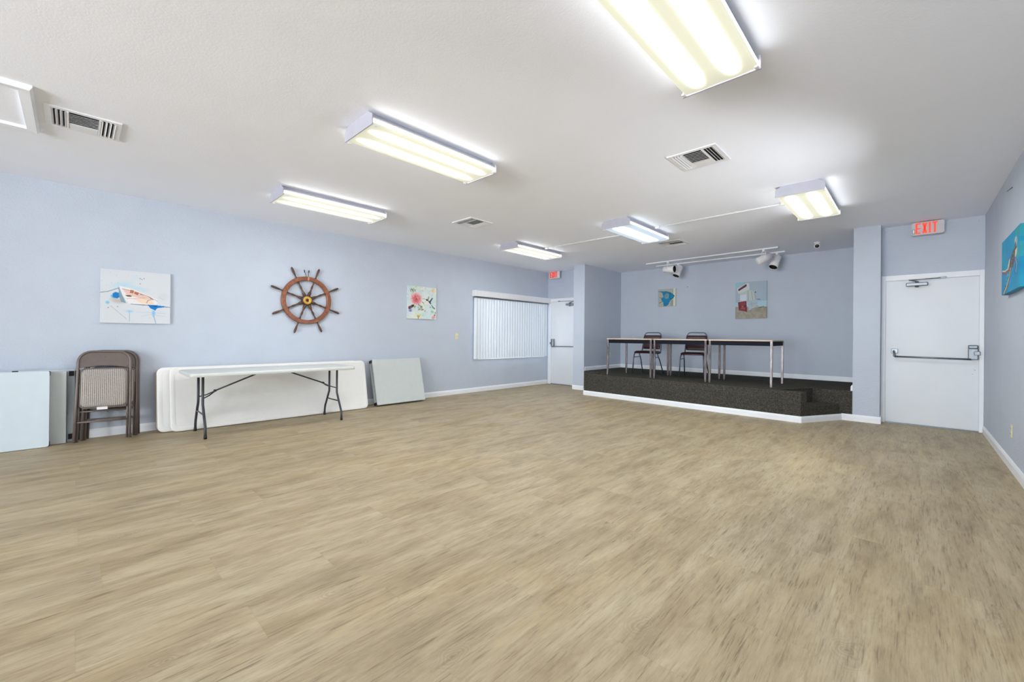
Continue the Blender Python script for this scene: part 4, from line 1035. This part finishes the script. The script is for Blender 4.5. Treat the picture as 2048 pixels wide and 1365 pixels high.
c1 = dup(ch0, (-6.413, 0.286, 0.004), (-0.020, -lA, 0), 'taupe folding chair directly behind the frontmost one in the folded stack', 'folded chairs against the left wall')
c2 = dup(ch0, (-6.486, 0.310, 0.004), (-0.020, -lA, 0), 'taupe folding chair nearest the wall in the folded stack', 'folded chairs against the left wall')
for c in (c1, c2):
    for g in list(c.children):
        if g.name.startswith('seat_label'): bpy.data.objects.remove(g)

# ------------------------------------------------------------------ standing plastic table
PLAST2 = mat('greyish_table_plastic', (206, 209, 206), 0.55, vary=0.015)
tab = thing('plastic_folding_table', 'white plastic folding table standing open on dark legs before the leaning tops', 'folding table', (-5.975, 1.795, 0))
P = rrect(-0.38, 0.38, -0.925, 0.925, 0.05, 6)
bm = bmesh.new()
def insq(P, d): return [(x-math.copysign(d, x), y-math.copysign(d, y)) for x, y in P]
layers = [(0.698, insq(P, 0.012)), (0.700, insq(P, 0.003)), (0.705, P), (0.728, P), (0.737, insq(P, 0.003)), (0.740, insq(P, 0.010)), (0.7395, insq(P, 0.03)), (0.738, insq(P, 0.034))]
rings = [[bm.verts.new((x, y, z)) for x, y in Q] for z, Q in layers]
bm.faces.new(rings[0]); bm.faces.new(rings[-1][::-1]); n = len(P)
for A, Bq in zip(rings, rings[1:]):
    for i in range(n): f = bm.faces.new((A[i], A[(i+1) % n], Bq[(i+1) % n], Bq[i])); f.smooth = True
obj('tabletop', bm, PLAST2, tab)
for s in (-1, 1):
    y = s*0.770
    for q in (-1, 1):
        bm = bmesh.new()
        tube(bm, [(q*0.125, y, 0.702), (q*0.125, y, 0.40), (q*0.128, y, 0.365), (q*0.155, y, 0.32), (q*0.225, y, 0.20), (q*0.262, y, 0.14), (q*0.275, y, 0.09), (q*0.280, y, 0.006)], 0.0135, 12)
        lg = obj('leg', bm, GREYTUBE, tab)
        bm = bmesh.new(); tube(bm, [(q*0.279, y, 0.04), (q*0.280, y, 0.0)], 0.016, 12); obj('rubber_foot', bm, BLACK, lg)
    bm = bmesh.new(); tube(bm, [(-0.19, y, 0.255), (0.19, y, 0.255)], 0.009, 8)
    obj('crossbar', bm, STEEL if s < 0 else GREYTUBE, tab, label='silver lower crossbar' if s < 0 else None)
    bm = bmesh.new(); tube(bm, [(-0.125, y, 0.69), (0.125, y, 0.69)], 0.012, 8); obj('hinge_tube', bm, GREYTUBE, tab)
    bm = bmesh.new()
    for q in (-1, 1): tube(bm, [(q*0.115, y, 0.43), (q*0.06, y-s*0.07, 0.455), (0, y-s*0.145, 0.50)], 0.007, 8)
    tube(bm, [(0, y-s*0.13, 0.497), (0, y-s*0.62, 0.695)], 0.009, 8)
    lathe(bm, [(0, -0.016), (0.014, -0.016), (0.014, 0.016), (0, 0.016)], Matrix.Translation((0, y-s*0.14, 0.502)) @ Matrix.Rotation(PI/2, 4, 'Y'), 10)
    obj('brace', bm, GREYTUBE, tab)

# ------------------------------------------------------------------ stage tables
CHROME = mat('worn_square_chrome', (138, 130, 131), 0.27, 0.85, vary=0.35, scale=14, stretch=(3, 3, 0.6))
APRON = mat('dark_blue_apron', (20, 23, 34), 0.75, spec=0.2)
WOODTOP = mat('pale_wood_laminate', (206, 184, 164), 0.45, vary=0.06, scale=6, stretch=(1, 6, 1))
def make_stage_table(label, w, d):
    t = thing('conference_table', label, 'table', (0, 0, 0), group='tables in a row on the stage')
    hw, hd = w/2, d/2
    bm = bmesh.new(); box(bm, -hw, hw, -hd, hd, 0.703, 0.724, bev=0.002); obj('tabletop', bm, WOODTOP, t)
    bm = bmesh.new(); i_ = 0.016
    box(bm, -hw+0.034, hw-0.034, -hd+i_-0.006, -hd+i_+0.006, 0.632, 0.7025); box(bm, -hw+0.034, hw-0.034, hd-i_-0.006, hd-i_+0.006, 0.632, 0.7025)
    box(bm, -hw+i_-0.006, -hw+i_+0.006, -hd+0.034, hd-0.034, 0.632, 0.7025); box(bm, hw-i_-0.006, hw-i_+0.006, -hd+0.034, hd-0.034, 0.632, 0.7025)
    obj('apron', bm, APRON, t)
    for a in (-1, 1):
        for b in (-1, 1):
            bm = bmesh.new(); cx, cy = a*(hw-0.017), b*(hd-0.017); box(bm, cx-0.016, cx+0.016, cy-0.016, cy+0.016, 0.0, 0.703, bev=0.002); obj('leg', bm, CHROME, t)
    return t
ZS = HS+0.001
st1 = make_stage_table('pale topped table with square metal legs on the stage, leftmost in the row', 0.93, 0.78)
st1.location = (-3.925, 7.705, ZS); st1.rotation_euler = (0, 0, 0)
dup(st1, (-2.985, 7.755, ZS), (0, 0, math.radians(1.0)), 'pale topped metal leg table in the middle of the stage row', 'tables in a row on the stage')
dup(st1, (-2.008, 7.745, ZS), (0, 0, 0), 'pale topped metal leg table at the right end of the stage row', 'tables in a row on the stage')

# stage chairs
MAROON = mat('maroon_vinyl', (52, 15, 19), 0.36, vary=0.1)
CTUBE = mat('blue_grey_tube', (92, 104, 116), 0.35, 0.7, vary=0.15, scale=20)
def make_chair(label):
    t = thing('stacking_chair', label, 'chair', (0, 0, 0), group='maroon chairs behind the stage tables')
    for s in (-1, 1):
        bm = bmesh.new()
        tube(bm, [(s*0.215, -0.255, 0.004), (s*0.205, -0.235, 0.30), (s*0.20, -0.225, 0.38), (s*0.195, -0.205, 0.418), (s*0.19, -0.17, 0.43), (s*0.19, 0.10, 0.42)], 0.011, 10)
        obj('front_leg', bm, CTUBE, t)
        bm = bmesh.new(); tube(bm, [(s*0.19, 0.02, 0.405), (s*0.20, 0.12, 0.28), (s*0.222, 0.262, 0.006)], 0.011, 10); obj('rear_leg', bm, CTUBE, t)
        bm = bmesh.new(); tube(bm, [(s*0.202, -0.232, 0.345), (s*0.197, 0.075, 0.345)], 0.007, 8); obj('side_brace', bm, CTUBE, t)
    bm = bmesh.new()
    pts = [(-0.195, 0.05, 0.418), (-0.20, 0.16, 0.43), (-0.20, 0.185, 0.50), (-0.19, 0.23, 0.72), (-0.175, 0.25, 0.80), (-0.15, 0.258, 0.838), (-0.11, 0.26, 0.85)]
    pts = pts + [(-x, y, z) for x, y, z in pts[::-1]]
    tube(bm, pts, 0.011, 10); obj('back_frame', bm, CTUBE, t)
    def pad(nm, f, hw, L0_, L1_, th, pillow, rad=0.05):
        bm = bmesh.new(); Q = [rrect(-hw+d, hw-d, L0_+d, L1_-d, rad, 5) for d in (0.008, 0, 0.003, 0.012, 0.03)]
        rings = [[bm.verts.new(f(a, b, h)) for a, b in q] for h, q in zip((0, th*0.35, th*0.75, th, th+pillow), Q)]
        bm.faces.new(rings[0]); bm.faces.new(rings[-1][::-1]); n = len(Q[0])
        for A, Bq in zip(rings, rings[1:]):
            for i in range(n): g = bm.faces.new((A[i], A[(i+1) % n], Bq[(i+1) % n], Bq[i])); g.smooth = True
        return obj(nm, bm, MAROON, t)
    pad('seat', lambda a, b, h: (a, b, 0.425+h), 0.212, -0.235, 0.165, 0.036, 0.012)
    # backrest follows the tube slope
    def bf(a, b, h):
        y = 0.185+(b-0.50)*0.2; return (a, y-0.005-h, b)
    pad('backrest', bf, 0.183, 0.505, 0.795, 0.028, 0.006, 0.022)
    for s in (-1, 1):
        for (x, y) in ((s*0.215, -0.255), (s*0.222, 0.262)): pass
    return t
cA = make_chair('maroon vinyl chair with arched metal back on the stage, left of the pair'); cA.location = (-3.945, 8.185, ZS); cA.rotation_euler = (0, 0, math.radians(3))
dup(cA, (-3.005, 8.165, ZS), (0, 0, math.radians(10)), 'maroon vinyl chair with arched metal back on the stage, right of the pair', 'maroon chairs behind the stage tables')

# ------------------------------------------------------------------ track lights and camera
def track(y0, y1, x0, x1, label):
    bm = bmesh.new(); a = Vector((x0, y0, 0)); b = Vector((x1, y1, 0)); d = (b-a).normalized(); n = Vector((-d.y, d.x, 0))*0.017
    pts = [a-n, b-n, b+n, a+n]
    q = bmesh.new(); lo_ = [q.verts.new((p.x, p.y, ZC-0.022)) for p in pts]; hi_ = [q.verts.new((p.x, p.y, ZC-0.0005)) for p in pts]
    q.faces.new(lo_[::-1]); q.faces.new(hi_)
    for i in range(4): q.faces.new((lo_[i], lo_[(i+1) % 4], hi_[(i+1) % 4], hi_[i]))
    merge(bm, q)
    tag(obj('light_track', bm, WHITEM), label, 'light track')
track(8.58, 8.46, -4.19, -1.70, 'white ceiling light track nearer the room, over the stage')
track(8.99, 8.95, -4.15, -1.69, 'white ceiling light track nearer the back wall, over the stage')
def spot(mount, ctr, direc, label, Ls=0.235, r0=0.066, r1=0.074):
    m_ = Vector(mount); c = Vector(ctr); d = Vector(direc).normalized()
    t = thing('track_spotlight', label, 'spotlight', m_, group='track spotlights over the stage')
    rel = c-m_
    R = d.to_track_quat('Z', 'Y').to_matrix().to_4x4(); M_ = Matrix.Translation(rel) @ R
    bm = bmesh.new()
    lathe(bm, [(0, -Ls/2-0.012), (r0*0.75, -Ls/2-0.008), (r0, -Ls/2+0.006), (r0*1.01, 0), (r1, Ls/2), (r1-0.004, Ls/2), (r1-0.006, Ls/2-0.004)], M_, 28)
    body = obj('lamp_can', bm, WHITEM, t)
    bm = bmesh.new(); lathe(bm, [(r1-0.0045, Ls/2-0.001), (r1-0.006, Ls/2-0.07), (0.045, Ls/2-0.10), (0, Ls/2-0.10)], M_, 28); obj('black_baffle', bm, BLACK, body)
    bm = bmesh.new(); lathe(bm, [(0, 0), (0.04, 0.004), (0.05, 0.012), (0, 0.014)], M_ @ Matrix.Translation((0, 0, Ls/2-0.095)), 20); obj('bulb', bm, STEEL, body)
    bm = bmesh.new(); box(bm, -0.018, 0.018, -0.014, 0.014, -0.03, 0.0, bev=0.003)
    side = d.cross(Vector((0, 0, 1)))
    side = side.normalized() if side.length > 0.05 else Vector((1, 0, 0))
    for q in (-1, 1):
        tube(bm, [(0, 0, -0.028), rel*0.25+side*q*0.05, rel+side*q*(r0+0.008), rel+side*q*(r0-0.002)], 0.006, 6)
    obj('yoke', bm, WHITEM, t)
    return t
zt = ZC-0.022
spot((-3.70, 8.556, zt), (-3.66, 8.53, 2.595), (1.0, -0.08, -0.04), 'white track spotlight aimed right along the stage, front of the left pair')
spot((-3.66, 8.982, zt), (-3.63, 8.90, 2.60), (-0.22, -0.42, -0.9), 'white track spotlight with black mouth facing down, rear of the left pair')
spot((-1.93, 8.471, zt), (-1.925, 8.47, 2.60), (0.62, 0.62, 0.42), 'white track spotlight turned away to the back wall, front of the right pair')
spot((-1.82, 8.952, zt), (-1.83, 8.88, 2.585), (-0.22, -0.48, -0.88), 'white track spotlight with black mouth facing down, rear of the right pair')
sc = thing('security_camera', 'small white security camera with black lens on the ceiling over the stage', 'camera', (-1.155, 8.50, ZC))
bm = bmesh.new(); lathe(bm, [(0, 0), (0.045, 0), (0.045, -0.012), (0.03, -0.022), (0, -0.022)], Matrix.Translation((0, 0, -0.0005)), 20); obj('mounting_base', bm, WHITEM, sc)
dd = (Vector((0.1, -0.9, -0.35))).normalized(); Rm = Matrix.Translation((0, 0, -0.055)) @ dd.to_track_quat('Z', 'Y').to_matrix().to_4x4()
bm = bmesh.new(); lathe(bm, [(0, -0.04), (0.03, -0.038), (0.04, -0.02), (0.04, 0.035), (0.034, 0.04), (0.03, 0.036)], Rm, 20); hb = obj('camera_head', bm, WHITEM, sc)
bm = bmesh.new(); lathe(bm, [(0, 0.039), (0.028, 0.037), (0.031, 0.033)], Rm, 20); obj('lens', bm, BLACK, hb)
